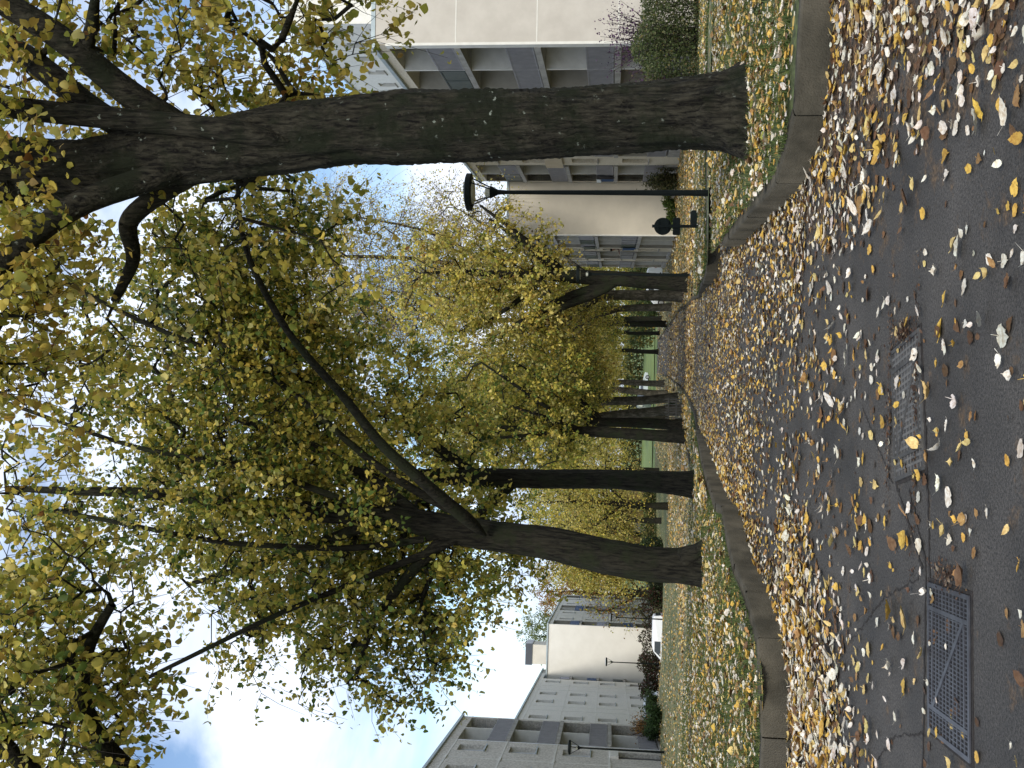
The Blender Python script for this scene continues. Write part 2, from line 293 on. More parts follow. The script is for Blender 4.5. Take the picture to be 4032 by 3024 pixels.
def rand_rot(n, tilt_mean, tilt_sd, r=rng):
    """frames whose blade normal is tilted from vertical by ~tilt"""
    yaw = r.uniform(0, 2 * np.pi, n); tilt = np.clip(r.normal(tilt_mean, tilt_sd, n), 0, np.pi); spin = r.uniform(0, 2 * np.pi, n)
    cy, sy, ct, st, cs, ss = np.cos(yaw), np.sin(yaw), np.cos(tilt), np.sin(tilt), np.cos(spin), np.sin(spin)
    Rz = np.zeros((n, 3, 3)); Rz[:, 0, 0] = cy; Rz[:, 0, 1] = -sy; Rz[:, 1, 0] = sy; Rz[:, 1, 1] = cy; Rz[:, 2, 2] = 1
    Rx = np.zeros((n, 3, 3)); Rx[:, 0, 0] = 1; Rx[:, 1, 1] = ct; Rx[:, 1, 2] = -st; Rx[:, 2, 1] = st; Rx[:, 2, 2] = ct
    Rs = np.zeros((n, 3, 3)); Rs[:, 0, 0] = cs; Rs[:, 0, 1] = -ss; Rs[:, 1, 0] = ss; Rs[:, 1, 1] = cs; Rs[:, 2, 2] = 1
    return Rz @ Rx @ Rs
def leaves_mesh(name, P, R, S, cols, lod=0, curl=None, r=rng):
    tv, tq = {0: (LEAF_V, LEAF_Q), 1: (FAR_V, FAR_Q), -1: (FINE_V, FINE_Q)}[lod]
    n = len(P); T = np.repeat(tv[None], n, 0)
    if curl is not None:
        cz = curl[:, None] * ((T[:, :, 1] - .45) ** 2 * 1.2) + curl[:, None] * .6 * np.abs(T[:, :, 0]) ** 1.5
        T[:, :, 2] += cz; T[:, :, 0] *= r.uniform(.55, 1.15, (n, 1)); T[:, :, 2] += r.normal(0, .16, (n, 1)) * T[:, :, 0] * (T[:, :, 0] > 0); T += r.normal(0, .05 if lod > -1 else .018, T.shape)
    V = np.einsum('nij,nkj->nki', R, T * S[:, None, None]) + P[:, None]
    Q = (tq[None] + (np.arange(n) * len(tv))[:, None, None]).reshape(-1, 4)
    return mesh_np(name, V.reshape(-1, 3), Q=Q, col=np.repeat(cols, len(tv), 0))
def palette(pal, n, r=rng, jit=.18):
    w = np.array([p[0] for p in pal]); w = w / w.sum(); c = np.array([p[1] for p in pal])[r.choice(len(pal), n, p=w)]
    return np.clip(c * r.normal(1, jit, (n, 1)) * r.normal(1, .025, (n, 3)), .002, .95)
# ------------------------------------------------------------------ trees
def tubes_np(chains, n):
    """chains: list of (pts (k,3), radii (k,)) -> V,Q"""
    Vs = []; Qs = []; b = 0; ang = np.arange(n) * 2 * np.pi / n; ca, sa = np.cos(ang), np.sin(ang)
    for p, r in chains:
        k = len(p); t = np.gradient(p, axis=0); t /= np.linalg.norm(t, axis=1)[:, None] + 1e-9
        ref = np.array([.31, .12, .94]) if abs(t[:, 2]).mean() < .8 else np.array([1, .2, .1])
        u = np.cross(t, ref); u /= np.linalg.norm(u, axis=1)[:, None] + 1e-9; v = np.cross(t, u)
        ring = p[:, None] + (u[:, None] * ca[None, :, None] + v[:, None] * sa[None, :, None]) * r[:, None, None]
        Vs.append(ring.reshape(-1, 3)); i = np.arange(k - 1)[:, None] * n; j = np.arange(n)[None]
        Qs.append(np.stack([b + i + j, b + i + (j + 1) % n, b + i + n + (j + 1) % n, b + i + n + j], -1).reshape(-1, 4)); b += k * n
    return np.concatenate(Vs), np.concatenate(Qs)
def resample(p, r, m):
    p = np.asarray(p, float); r = np.asarray(r, float); d = np.r_[0, np.cumsum(np.linalg.norm(np.diff(p, axis=0), axis=1))]
    # smooth by Catmull-like interpolation
    t = np.linspace(0, d[-1], m); q = np.stack([np.interp(t, d, p[:, i]) for i in range(3)], 1); rr = np.interp(t, d, r)
    for _ in range(2):
        q[1:-1] = (q[:-2] + 2 * q[1:-1] + q[2:]) / 4; rr[1:-1] = (rr[:-2] + 2 * rr[1:-1] + rr[2:]) / 4
    return q, rr
def bark_tube(p, r, rings, seg, amp, seed, flare=0, flare_h=.6):
    g = np.random.default_rng(seed); q, rr = resample(p, r, rings)
    ang = np.arange(seg) * 2 * np.pi / seg; h = np.r_[0, np.cumsum(np.linalg.norm(np.diff(q, axis=0), axis=1))]
    t = np.gradient(q, axis=0); t /= np.linalg.norm(t, axis=1)[:, None]
    u = np.cross(t, np.array([0, 1, .02]) if abs(t[:, 1]).mean() < .8 else np.array([1, 0, 0])); u /= np.linalg.norm(u, axis=1)[:, None]; v = np.cross(t, u)
    D = np.zeros((rings, seg)); H = h[:, None]; A = ang[None]
    for k in range(7):      # wandering vertical ridges
        f = g.integers(7, 34); ph = g.uniform(0, 6.28); w = g.uniform(.5, 1.8)
        D += np.sin(f * A + ph + 1.4 * np.sin(H * w + g.uniform(0, 6)) + .8 * np.sin(H * w * 3.1 + 2 * A)) * amp * 6 / (f + 6)
    for k in range(5):      # swellings
        D += np.cos(A - g.uniform(0, 6.28)) * np.sin(H * g.uniform(.4, 2.2) + g.uniform(0, 6)) * amp * 1.3
    D += g.normal(0, amp * .22, D.shape)
    if flare:
        lob = 1 + .5 * np.cos(4 * A + seed) + .35 * np.cos(7 * A + 1.3 * seed)
        D += flare * np.exp(-H / flare_h * 2.6) * np.clip(lob, .15, 2)
    R_ = rr[:, None] + D * np.minimum(1, rr[:, None] / .15)
    ring = q[:, None] + (u[:, None] * np.cos(ang)[None, :, None] + v[:, None] * np.sin(ang)[None, :, None]) * R_[:, :, None]
    i = np.arange(rings - 1)[:, None] * seg; j = np.arange(seg)[None]
    Q = np.stack([i + j, i + (j + 1) % seg, i + seg + (j + 1) % seg, i + seg + j], -1).reshape(-1, 4)
    return ring.reshape(-1, 3), Q
def tree(label, trunk, limbs, ells, ntips, lpt, lsize, pal, seed, bark, lod=0, group=None, name='lime_tree', twigmat='twig', det=1.0, flare=.12, rtip=.008, twl=.65, cluster=1.0, twigs=True, droop=.35):
    """trunk/limbs: lists of (x,y,z,r); ells: (weight,cx,cy,cz,rx,ry,rz)"""
    g = np.random.default_rng(seed); base = trunk[0]
    root = thing(name, label, 'tree', (base[0], base[1], base[2]), group); off = np.array(base[:3])
    tp = np.array(trunk, float); Vs = []; Qs = []; b = 0
    seg = int((64 if det > 2 else 20 * det + 8)); rings = int((tp[-1, 2] - tp[0, 2]) * (34 if det > 2 else 6 * det) + 6)
    V, Q = bark_tube(tp[:, :3] - off, tp[:, 3], rings, seg, tp[0, 3] * (.055 if det > 2 else .05), seed, flare, .6); Vs.append(V); Qs.append(Q); b += len(V)
    nodes = []; par = []; fixed = []
    q, rr = resample(tp[:, :3], tp[:, 3], 14)
    zc = tp[0, 2] + (tp[-1, 2] - tp[0, 2]) * (.45 if ells is None else 0)
    for i in range(14): nodes.append(q[i]); par.append(i - 1); fixed.append(rr[i])
    for lb in limbs:
        lb = np.array(lb, float); qq, rl = resample(lb[:, :3], lb[:, 3], max(8, int(12 * min(det, 2)))); rl[0] *= .25; rl[1] *= .8
        V, Q = bark_tube(qq - off, rl, len(qq) * (5 if det > 2 else 2), int(max(8, seg * .5)), rl[0] * .05, seed + len(nodes)); Vs.append(V); Qs.append(Q + b); b += len(V)
        pi = -1
        for i in range(1, len(qq)): nodes.append(qq[i]); par.append(pi if i > 1 else 0); pi = len(nodes) - 1; fixed.append(rl[i])
    nf = len(nodes)
    w = np.array([e[0] for e in ells], float); w /= w.sum(); pick = g.choice(len(ells), ntips, p=w)
    dv = g.normal(size=(ntips, 3)); dv /= np.linalg.norm(dv, axis=1)[:, None]; rr_ = g.uniform(0, 1, ntips) ** .42
    E = np.array([e[1:] for e in ells], float)[pick]; tips = E[:, :3] + dv * rr_[:, None] * E[:, 3:]
    NP = np.zeros((nf + ntips * 14, 3)); NP[:nf] = nodes; cnt = nf
    lowz = base[2] + 1.9 if det <= 2 else base[2] + 3.5
    usable = np.zeros(len(NP), bool); usable[:nf] = [(n_[2] > lowz or i >= 14) for i, n_ in enumerate(nodes)]
    ax = NP[:nf][usable[:nf]]
    order = np.argsort([np.min(np.linalg.norm(ax - t, axis=1)) for t in tips])
    chains = []; parent = list(par); chain_nodes = []
    for ti in order:
        t = tips[ti]; d = NP[:cnt] - t; dist = np.sqrt((d ** 2).sum(1)) * (1 + .9 * np.clip(d[:, 2], 0, None) / (1 + np.abs(d).sum(1))) ; dist[~usable[:cnt]] = 1e9
        j = int(np.argmin(dist)); a = NP[j]; ln = np.linalg.norm(t - a)
        k = int(min(12, max(2, math.ceil(ln / .55)))); s = np.linspace(0, 1, k + 1)[1:]
        side = g.normal(0, .10 * ln, 3); up = np.array([0, 0, .16 * ln])
        P = a + (t - a) * s[:, None] + np.sin(s * np.pi)[:, None] * (side + up) + g.normal(0, .035, (k, 3)) * (s < 1)[:, None]
        ids = list(range(cnt, cnt + k)); NP[cnt:cnt + k] = P; usable[cnt:cnt + k] = True
        parent += [j] + ids[:-1]; cnt += k; chain_nodes.append([j] + ids)
    NP = NP[:cnt]; load = np.zeros(cnt)
    for c in chain_nodes: load[c[-1]] += 1
    for i in range(cnt - 1, -1, -1):
        if parent[i] >= 0: load[parent[i]] += load[i]
    rad_ = rtip * np.sqrt(np.maximum(load, 1)) * 1.0
    for c in chain_nodes:
        r_ = rad_[c].copy(); lim = fixed[c[0]] * .8 if c[0] < nf else 9; r_ = np.minimum(r_, lim); r_[0] = min(r_[0], r_[1] * 1.15); r_[-1] *= .5
        chains.append((NP[c] - off, r_))
    V, Q = tubes_np(chains, 6 if det > 1 else 4)
    Vs.append(V); Qs.append(Q + b)
    me = mesh_np('trunk', np.concatenate(Vs), Q=np.concatenate(Qs), smooth=True); link('trunk', me, M[bark], root)
    # twigs and leaves
    tw = []; LP = []
    for c in chain_nodes:
        P = NP[c]; k = len(P)
        for i in range(max(1, k // 3), k):
            for _ in range(2):
                dr = P[i] - P[i - 1]; dr = dr / (np.linalg.norm(dr) + 1e-6) * .7 + g.normal(0, .75, 3); dr[2] -= droop; dr /= np.linalg.norm(dr)
                ln = g.uniform(.5, 1.3) * twl; a = P[i]; m_ = a + dr * ln * .5; e = a + dr * ln + np.array([0, 0, -.22 * ln]); tw.append((a, m_, e))
    tw = np.array(tw)
    if twigs:
        V, Q = tubes_np([(x - off, np.array([.0055, .004, .002]) * (1 + .5 * (lod > 0))) for x in tw], 3); link('twigs', mesh_np('twigs', V, Q=Q), M[twigmat], root)
    nl = int(len(tw) * lpt)
    if nl > 0:
        # leaf density varies from clump to clump
        wt = g.uniform(.1, 1, len(tw)) * np.clip(1 + .9 * np.sin(tw[:, 2, 0] * 1.9 + seed) * np.sin(tw[:, 2, 1] * 1.7) * np.sin(tw[:, 2, 2] * 2.3 + 1), .06, 2)
        ti = g.choice(len(tw), nl, p=wt / wt.sum()); s = g.uniform(.15, 1.05, nl)[:, None]
        P = np.where(s < .5, tw[ti, 0] * (1 - 2 * s) + tw[ti, 1] * 2 * s, tw[ti, 1] * (2 - 2 * s) + tw[ti, 2] * (2 * s - 1)) + g.normal(0, .06 * cluster, (nl, 3))
        P[:, 2] -= g.uniform(0, .06, nl)
        Rm = rand_rot(nl, 1.0, .45, g); S = lsize * g.uniform(.6, 1.2, nl)
        cl = palette(pal, nl, g); tc_ = g.choice(len(pal), len(tw), p=np.array([p[0] for p in pal]) / sum(p[0] for p in pal)); cc = np.array([p[1] for p in pal])[tc_][ti]
        cl = cl * .62 + cc * .38
        link('crown', leaves_mesh('crown', P - off, Rm, S, cl, lod, g.normal(.25, .35, nl), g), M['leaf'], root)
    return root
YEL = (.62, .49, .10); OLV = (.36, .35, .06); GRN = (.12, .18, .04); DGR = (.03, .055, .016); BRN = (.24, .11, .03); PAL = (.68, .59, .24); SIL = (.22, .25, .19)
P_T1 = [(.38, YEL), (.34, OLV), (.12, GRN), (.08, PAL), (.08, BRN)]
P_MIX = [(.30, YEL), (.27, OLV), (.26, GRN), (.08, DGR), (.07, PAL), (.02, BRN)]
P_GRN = [(.3, YEL), (.22, OLV), (.32, GRN), (.12, DGR), (.05, PAL), (.02, SIL)]
P_YEL = [(.34, YEL), (.26, OLV), (.13, GRN), (.20, PAL), (.07, BRN)]
#@TREES
# ------------------------------------------------------------------ near trees
tree('thick dark trunk right of the path with grey lichen spots, nearest and largest tree',
     [(3.03, 11.2, .1, .40), (3.02, 11.2, .5, .37), (2.97, 11.2, 1.0, .357), (2.89, 11.2, 1.6, .36), (2.82, 11.2, 2.3, .365), (2.76, 11.2, 3.3, .378), (2.74, 11.2, 3.8, .385), (2.70, 11.2, 4.5, .36), (2.62, 11.2, 5.3, .36), (2.53, 11.2, 5.9, .335), (2.5, 11.2, 6.5, .35), (2.38, 11.25, 7.5, .32), (2.31, 11.3, 8.6, .29), (2.25, 11.3, 10.5, .2), (2.4, 11.3, 13, .1)],
     [[(2.62, 11.15, 6.1, .16), (2.86, 11.0, 6.6, .16), (3.2, 10.9, 7.1, .15), (3.6, 10.7, 7.53, .14), (3.92, 10.6, 8.07, .14), (4.5, 10.3, 9.2, .1), (5.2, 10, 10.5, .05)],
      [(2.6, 11.2, 6.8, .14), (3.05, 11.3, 7.6, .14), (3.46, 11.3, 8.1, .14), (3.75, 11.4, 8.5, .13), (4.1, 11.6, 9.5, .1), (4.3, 12, 11, .05)],
      [(2.55, 10.95, 5.0, .12), (2.6, 10.8, 5.3, .13), (2.7, 10.8, 6.0, .12), (2.77, 10.8, 6.77, .12), (2.83, 10.75, 7.56, .12), (2.92, 10.7, 8.36, .12), (3.1, 10.5, 10.5, .08), (3.2, 10.2, 12.5, .04)],
      [(2.4, 11.05, 6.2, .16), (2.14, 10.9, 6.75, .14), (1.88, 10.7, 7.4, .135), (1.43, 10.6, 7.93, .125), (1.07, 10.5, 8.2, .13), (.6, 10.4, 8.45, .12), (.0, 10.2, 8.75, .1), (-.8, 10, 9.4, .06)],
      [(2.45, 11.3, 6.1, .14), (2.2, 11.4, 6.62, .12), (1.96, 11.5, 7.05, .11), (1.78, 11.6, 7.3, .11), (1.4, 11.8, 7.25, .08), (.9, 12, 7.6, .05)],
      [(2.5, 11.25, 7.0, .14), (2.6, 11.3, 8.5, .12), (2.9, 11.6, 10.5, .08)],
      [(2.9, 11.1, .75, .3), (2.7, 11.0, .42, .2), (2.46, 10.95, .2, .11), (2.2, 10.9, .1, .05)]],
     [(.16, 4.4, 12.5, 6.2, 1.7, 2.2, 1.7), (.2, 4.6, 11, 8.6, 2.6, 3.2, 1.9), (.16, 3.0, 12, 11, 3.5, 3, 2.5), (.2, .6, 10.8, 8.2, 2.0, 2.4, 1.2), (.035, 1.6, 12.6, 6.1, 1.2, 1.5, 1.3), (.1, 5.5, 9.5, 6, 1.4, 2, 1.6)],
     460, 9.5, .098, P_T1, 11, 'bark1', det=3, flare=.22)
tree('dark leaning lime left of the path with one long arched bough across it',
     [(-2.72, 16.2, -.12, .29), (-2.74, 16.2, .3, .265), (-2.75, 16.2, 1.0, .262), (-2.66, 16.2, 1.7, .268), (-2.5, 16.2, 2.5, .255), (-2.41, 16.2, 3.15, .23), (-2.33, 16.2, 3.9, .23), (-2.2, 16.2, 4.8, .18), (-2.12, 16.2, 6.1, .16), (-2.0, 16.2, 7.7, .12), (-1.9, 16.2, 9.5, .08), (-1.9, 16.2, 11.5, .04)],
     [[(-2.35, 15.9, 3.5, .13), (-2.05, 15.5, 3.70, .10), (-1.76, 15.2, 4.05, .095), (-1.36, 14.8, 4.36, .085), (-.95, 14.7, 4.92, .075), (-.30, 14.6, 5.34, .062), (.19, 14.5, 5.83, .056), (.62, 14.4, 6.2, .052), (1.2, 14.4, 6.55, .046), (1.73, 14.3, 6.82, .04), (2.17, 14.2, 6.9, .035), (2.85, 14.2, 6.93, .028)],
      [(-2.3, 16.2, 4.4, .12), (-1.7, 16.6, 5.3, .09), (-1.1, 17, 6.6, .07), (-.6, 17.4, 8.4, .04)],
      [(-2.3, 16.2, 4.0, .12), (-2.9, 16.0, 4.6, .09), (-3.7, 15.8, 5.2, .06), (-4.5, 15.6, 5.4, .03)],
      [(-2.2, 16.2, 5.2, .1), (-2.8, 16.6, 6.6, .08), (-3.5, 17, 8.6, .04)],
      [(-2.35, 16.1, 3.7, .08), (-2.15, 16.0, 5.0, .06), (-1.45, 15.9, 7.0, .05), (-1.15, 15.9, 9.2, .035), (-.4, 15.9, 11.6, .03)],
      [(-2.1, 16.0, 3.9, .08), (-1.3, 15.9, 5.3, .055), (.06, 15.8, 6.85, .045), (.8, 15.7, 8.9, .035), (1.9, 15.6, 11.2, .025)],
      [(-2.4, 16.1, 4.1, .07), (-2.65, 15.9, 5.6, .05), (-2.6, 15.8, 7.7, .042), (-2.1, 15.8, 10.9, .03)],
      [(-2.4, 16.1, 3.8, .07), (-3.0, 15.8, 5.2, .05), (-3.7, 15.6, 6.8, .04), (-4.8, 15.4, 8.9, .03)],
      [(-2.65, 16.1, .5, .2), (-2.48, 16.0, .22, .12), (-2.25, 15.9, .03, .06), (-2.0, 15.8, -.05, .03)]],
     [(.24, -3.4, 16.8, 5.1, 1.9, 2.0, 1.4), (.25, -2.9, 17.3, 6.9, 2.6, 2.2, 1.8), (.25, -1.6, 17.4, 9.5, 2.8, 2.4, 2.6), (.16, -.2, 17.0, 7.1, 1.9, 1.5, 1.5), (.25, 1.6, 15.9, 7.5, 2.1, 1.2, 1.5), (.16, .7, 17.2, 9.6, 2.2, 1.5, 1.8), (.14, -1.6, 15.6, 7.2, 2.2, .8, 2.4)],
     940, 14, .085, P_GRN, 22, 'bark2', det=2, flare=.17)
tree('straight dark trunk left of the path, third from the camera on that side',
     [(-2.17, 23.5, -.5, .29), (-2.15, 23.5, .2, .25), (-2.11, 23.5, 1.8, .21), (-2.12, 23.5, 3.3, .212), (-2.15, 23.5, 4.9, .21), (-2.17, 23.5, 6, .15), (-2.1, 23.5, 9, .09), (-2, 23.5, 12, .04)],
     [[(-2.15, 23.5, 3.6, .1), (-3.0, 23.4, 4.6, .08), (-4.0, 23.3, 6, .05)], [(-2.1, 23.5, 4.6, .12), (-1.2, 23.5, 6, .09), (-.2, 23.6, 7.6, .05)], [(-2.15, 23.5, 5.2, .1), (-2.9, 24, 7.4, .07), (-3.2, 24, 9.5, .04)]],
     [(.3, -2.6, 23.5, 6.0, 3.0, 3.0, 2.2), (.4, -2.0, 23.5, 9.4, 3.6, 3.4, 3.0), (.2, -.2, 23, 7.6, 2.2, 2.2, 2.0), (.1, -4.0, 23, 4.2, 1.6, 1.6, 1.2)],
     460, 14, .10, P_MIX, 33, 'bark2', det=1.5)
# crown whose trunk stands outside the picture, left
tree('leafy crown reaching in at the far left from a trunk out of the picture',
     [(-6.6, 12.5, -.05, .4), (-6.5, 12.5, 2, .34), (-6.3, 12.5, 4, .32), (-6.2, 12.5, 6.5, .26), (-6.1, 12.5, 10, .15), (-6, 12.5, 13, .05)],
     [[(-6.2, 12.5, 5.2, .16), (-5.2, 12.2, 7.0, .13), (-4.3, 12.0, 7.9, .11), (-3.4, 11.8, 7.9, .08), (-2.7, 11.7, 7.4, .05)], [(-6.2, 12.5, 6.2, .14), (-4.9, 12, 8.6, .1), (-3.2, 11.7, 9.7, .06)]],
     [(.45, -3.6, 11.6, 8.3, 1.9, 1.8, 1.2), (.35, -4.6, 12, 9.8, 2.8, 2.4, 1.8), (.2, -6.6, 13, 10, 3, 3, 3)],
     300, 7, .105, P_MIX, 44, 'bark2', det=1.2)
MID = [  # label, x, y, r, height, palette, bark, seed
 ('slim dark trunk left of the path, left one of a close pair', -1.95, 41.5, .24, P_MIX, 'bark2', 51, .2),
 ('slim dark trunk left of the path, right one of a close pair', -1.68, 47.0, .24, P_GRN, 'bark2', 52, .1),
 ('grey mottled trunk leaning left beside the slatted posts', -1.05, 51.0, .24, P_MIX, 'bark3', 53, -.9),
 ('pale grey trunk standing straight behind the slatted posts', -.58, 56.0, .25, P_YEL, 'bark3', 54, -.5),
 ('pale grey trunk left of the path with a small green bush at its foot', -.5, 80.0, .26, P_YEL, 'bark3', 55, .4),
 ('straight grey trunk farthest away on the left edge of the path', .3, 89.0, .26, P_YEL, 'bark3', 56, .1),
 ('forked dark trunk right of the path standing behind the smaller lamp', 4.25, 42.3, .34, P_YEL, 'bark2', 57, .3),
 ('mossy grey trunk right of the path next behind the forked one', 4.45, 51.0, .27, P_YEL, 'bark3', 58, 0),
 ('thin grey trunk right of the path before the white van window', 5.6, 73, .27, P_MIX, 'bark3', 59, -.3),
 ('short dark trunk right of the far bend of the path', 6.6, 101, .27, P_GRN, 'bark2', 60, 0),
 ('thin dark trunk on the far right verge, middle one of three', 5.6, 109, .2, P_YEL, 'bark2', 61, 0),
 ('dark forked trunk on the far verge beside the bright green lawn', 4.0, 119, .25, P_GRN, 'bark2', 62, .2),
]
for i, (lb, x, y, r, pal, bk, sd, lean) in enumerate(MID):
    z = g1(x, y) + .1; s = 1 if y < 60 else 1.05
    H_ = 10.8
    tr = [(x, y, z - .2, r * 1.1), (x, y, z + .6, r), (x + lean * .3, y, z + 2.4, r * .9), (x + lean * .6, y, z + 4.2, r * .85), (x + lean * .8, y, z + 6, r * .6), (x + lean, y, z + 9, r * .35), (x + lean, y, z + H_, .04)]
    g_ = random.Random(sd); limbs = []
    if sd == 57:
        limbs = [[(x, y, z + 2.7, r * .75), (x - .35, y, z + 3.9, r * .65), (x - .65, y, z + 5, r * .55), (x - 1.4, y, z + 6.2, r * .45), (x - 2.2, y, z + 7.6, r * .25)], [(x - .1, y - .1, z + 2.9, r * .55), (x - .8, y - .2, z + 4.4, r * .5), (x - 1.2, y - .2, z + 5.4, r * .38), (x - 1.7, y - .2, z + 5.7, r * .2)]]
    for k in range(4):
        a = g_.uniform(0, 6.28); h0 = z + g_.uniform(3.4, 5.8); l = g_.uniform(1.8, 3)
        limbs.append([(x + lean * .6, y, h0, r * .45), (x + lean * .6 + math.cos(a) * l * .45, y + math.sin(a) * l * .45, h0 + l * .5, r * .33), (x + lean * .6 + math.cos(a) * l, y + math.sin(a) * l, h0 + l * 1.25, r * .15)])
    near = y < 60
    cx = x + (-.4 if x > 3 else .2)
    ell = [(.4, cx, y, z + 7.0, 3.5, 3.5, 2.3), (.4, cx, y, z + 9.8, 3.2, 3.2, 2.6), (.2, cx - (1 if x > 2 else -1), y - .5, z + (5.9 if sd == 57 else 4.9), 2.6, 2.6, 1.2)]
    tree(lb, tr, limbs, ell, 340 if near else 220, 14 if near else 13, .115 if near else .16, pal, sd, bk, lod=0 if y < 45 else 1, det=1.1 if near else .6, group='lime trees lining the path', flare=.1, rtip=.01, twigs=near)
# sparse, mostly bare tree filling the gap right of centre, with fine twigs
tree('tall sparse tree of fine bare twigs rising behind the forked trunk right of the path', [(5.75, 57, -2.3, .24), (5.8, 57, 2, .2), (6.3, 57, 7, .16), (6.9, 57, 13, .1), (7.2, 57, 25, .04)], [[(6.2, 57, 6.5, .12), (4.8, 57, 10, .08), (4.0, 57, 15, .04)], [(6.4, 57, 8, .12), (8.6, 57.5, 12, .08), (9.4, 57.5, 17, .04)], [(6.2, 57, 5, .1), (8, 57, 7.5, .07), (9.5, 57, 10, .04)]],
     [(.5, 6.2, 57, 18, 5.2, 4, 8), (.25, 7.5, 57, 10.5, 3.8, 3.5, 4), (.25, 3.4, 56, 14, 3.2, 3, 6)], 1300, 7.5, .13, P_YEL, 71, 'bark2', det=.9, rtip=.008, twl=2.0, name='birch_tree', lod=1, cluster=2, twigmat='twigpale')
#@BG
BGT = [ # label, x, y, height, radius, palette, seed, density
 ('orange brown tree rising behind the roof of the far left flats', -30, 150, 17, 7, [(.5, (.33, .17, .05)), (.3, (.24, .14, .045)), (.2, OLV)], 81, 5),
 ('pale green tree behind the roof of the far left flats', -37, 152, 19, 5.5, [(.6, (.17, .2, .09)), (.3, GRN), (.1, OLV)], 82, 4),
 ('almost bare brown tree top behind the left flats', -45, 150, 16, 5, [(.6, (.28, .2, .13)), (.4, OLV)], 83, 1.0),
 ('yellow tree with hanging boughs left of the leaning lime', -11.7, 68, 8.4, 1.9, P_YEL, 84, 4),
 ('tall golden tree rising over the bend of the path', 5.2, 86, 27, 6.5, P_YEL, 100, 2.6),
 ('tall yellow green tree closing the middle of the avenue', -2.2, 78, 22, 5.0, P_MIX, 101, 3),
 ('yellow tree in the gap between the straight and the leaning trunk', -8.2, 72, 10, 4.2, P_YEL, 98, 4),
 ('tall olive tree far beyond the gap between straight and leaning trunk', -13, 118, 17, 6.5, P_MIX, 99, 4),
 ('greyish brown half bare tree before the far house', -11.5, 90, 9.5, 4.0, [(.4, (.2, .15, .1)), (.3, YEL), (.3, OLV)], 85, 2.2),
 ('yellow tree far behind the straight left trunk', -8, 100, 12, 4.6, P_YEL, 86, 4.5),
 ('green and yellow tree in the gap behind the close pair', -4.5, 125, 14, 5.5, P_MIX, 87, 4.5),
 ('rounded green bushy tree behind the bright lawn, left one', 2, 225, 17, 9, P_MIX, 88, 5),
 ('golden tree at the end of the path', 10, 190, 17, 8, P_YEL, 89, 5),
 ('dark green tree closing the view right of the path', 15, 150, 14, 6.5, P_GRN, 90, 5),
 ('olive tree behind the right flats and the mossy trunk', 16, 112, 13, 5, P_MIX, 91, 5),
 ('yellow tree closing the view beyond the parked white car', 24, 170, 17, 8, P_YEL, 92, 5),
 ('tall brown tree beyond the lawn at the left', -10, 210, 19, 9, [(.4, BRN), (.3, OLV), (.3, GRN)], 93, 4.5),
 ('dark evergreen tree beyond the gap beside the leaning lime', -17, 120, 12, 4.5, P_GRN, 94, 5),
 ('bare branched dark tree at the edge of the far left flats', -20.5, 104, 9, 3.6, [(.5, BRN), (.5, OLV)], 95, .5),
 ('wide yellow green tree far behind the centre of the avenue', -3, 160, 18, 7.5, P_YEL, 96, 5),
 ('rusty purple tree behind the leaning lime', -21, 135, 11, 5, [(.6, (.12, .07, .06)), (.4, (.2, .12, .07))], 97, 4),
]
for (lb, x, y, h, R_, pal, sd, dn) in BGT:
    z = g1(x, y); low = z + (h * .2 if y > 90 else h * .3)
    tree(lb, [(x, y, z - .3, .28), (x, y, z + h * .25, .22), (x + .2, y, z + h * .6, .13), (x, y, z + h * .9, .05)], [[(x, y, z + h * .28, .14), (x + R_ * .35, y, z + h * .45, .09), (x + R_ * .6, y, z + h * .6, .05)], [(x, y, z + h * .33, .14), (x - R_ * .35, y, z + h * .5, .09), (x - R_ * .55, y, z + h * .68, .05)]],
         [(.45, x, y, z + h * .45, R_, R_, h * .26), (.55, x, y, z + h * .7, R_ * .8, R_ * .8, h * .28)], 260 if dn > 1.5 else 220, dn * 3.2, .24 if y > 100 else .14, pal, sd, 'bark2', lod=1, det=.5, name='park_tree', flare=.06, rtip=.014, twl=1.3 if y > 100 else 1.0, cluster=3.0, twigs=(dn < 2.5), droop=.1)
# ------------------------------------------------------------------ ground sheets
def grid_sheet(name, xs, ys, zf, mt, kind='structure'):
    X, Y = np.meshgrid(xs, ys); V = np.stack([X, Y, zf(X, Y)], -1).reshape(-1, 3); nx = len(xs); i = np.arange(len(ys) - 1)[:, None] * nx; j = np.arange(nx - 1)[None]
    Q = np.stack([i + j, i + j + 1, i + nx + j + 1, i + nx + j], -1).reshape(-1, 4); o = link(name, mesh_np(name, V, Q=Q, smooth=True), mt, kind=kind); return o
grid_sheet('ground', np.r_[np.linspace(-700, -80, 12), np.linspace(-70, 70, 57), np.linspace(80, 700, 12)], np.r_[-60, -30, np.linspace(-10, 130, 71), np.linspace(140, 1200, 30)], lambda X, Y: gz(X, Y) - .06, M['grassfar'])
grid_sheet('path', np.r_[np.linspace(-60, -4, 20), np.linspace(-3.5, 6, 20), np.linspace(7, 60, 20)], np.linspace(-12, 125, 200), lambda X, Y: gz(X, Y), M['asphalt'])
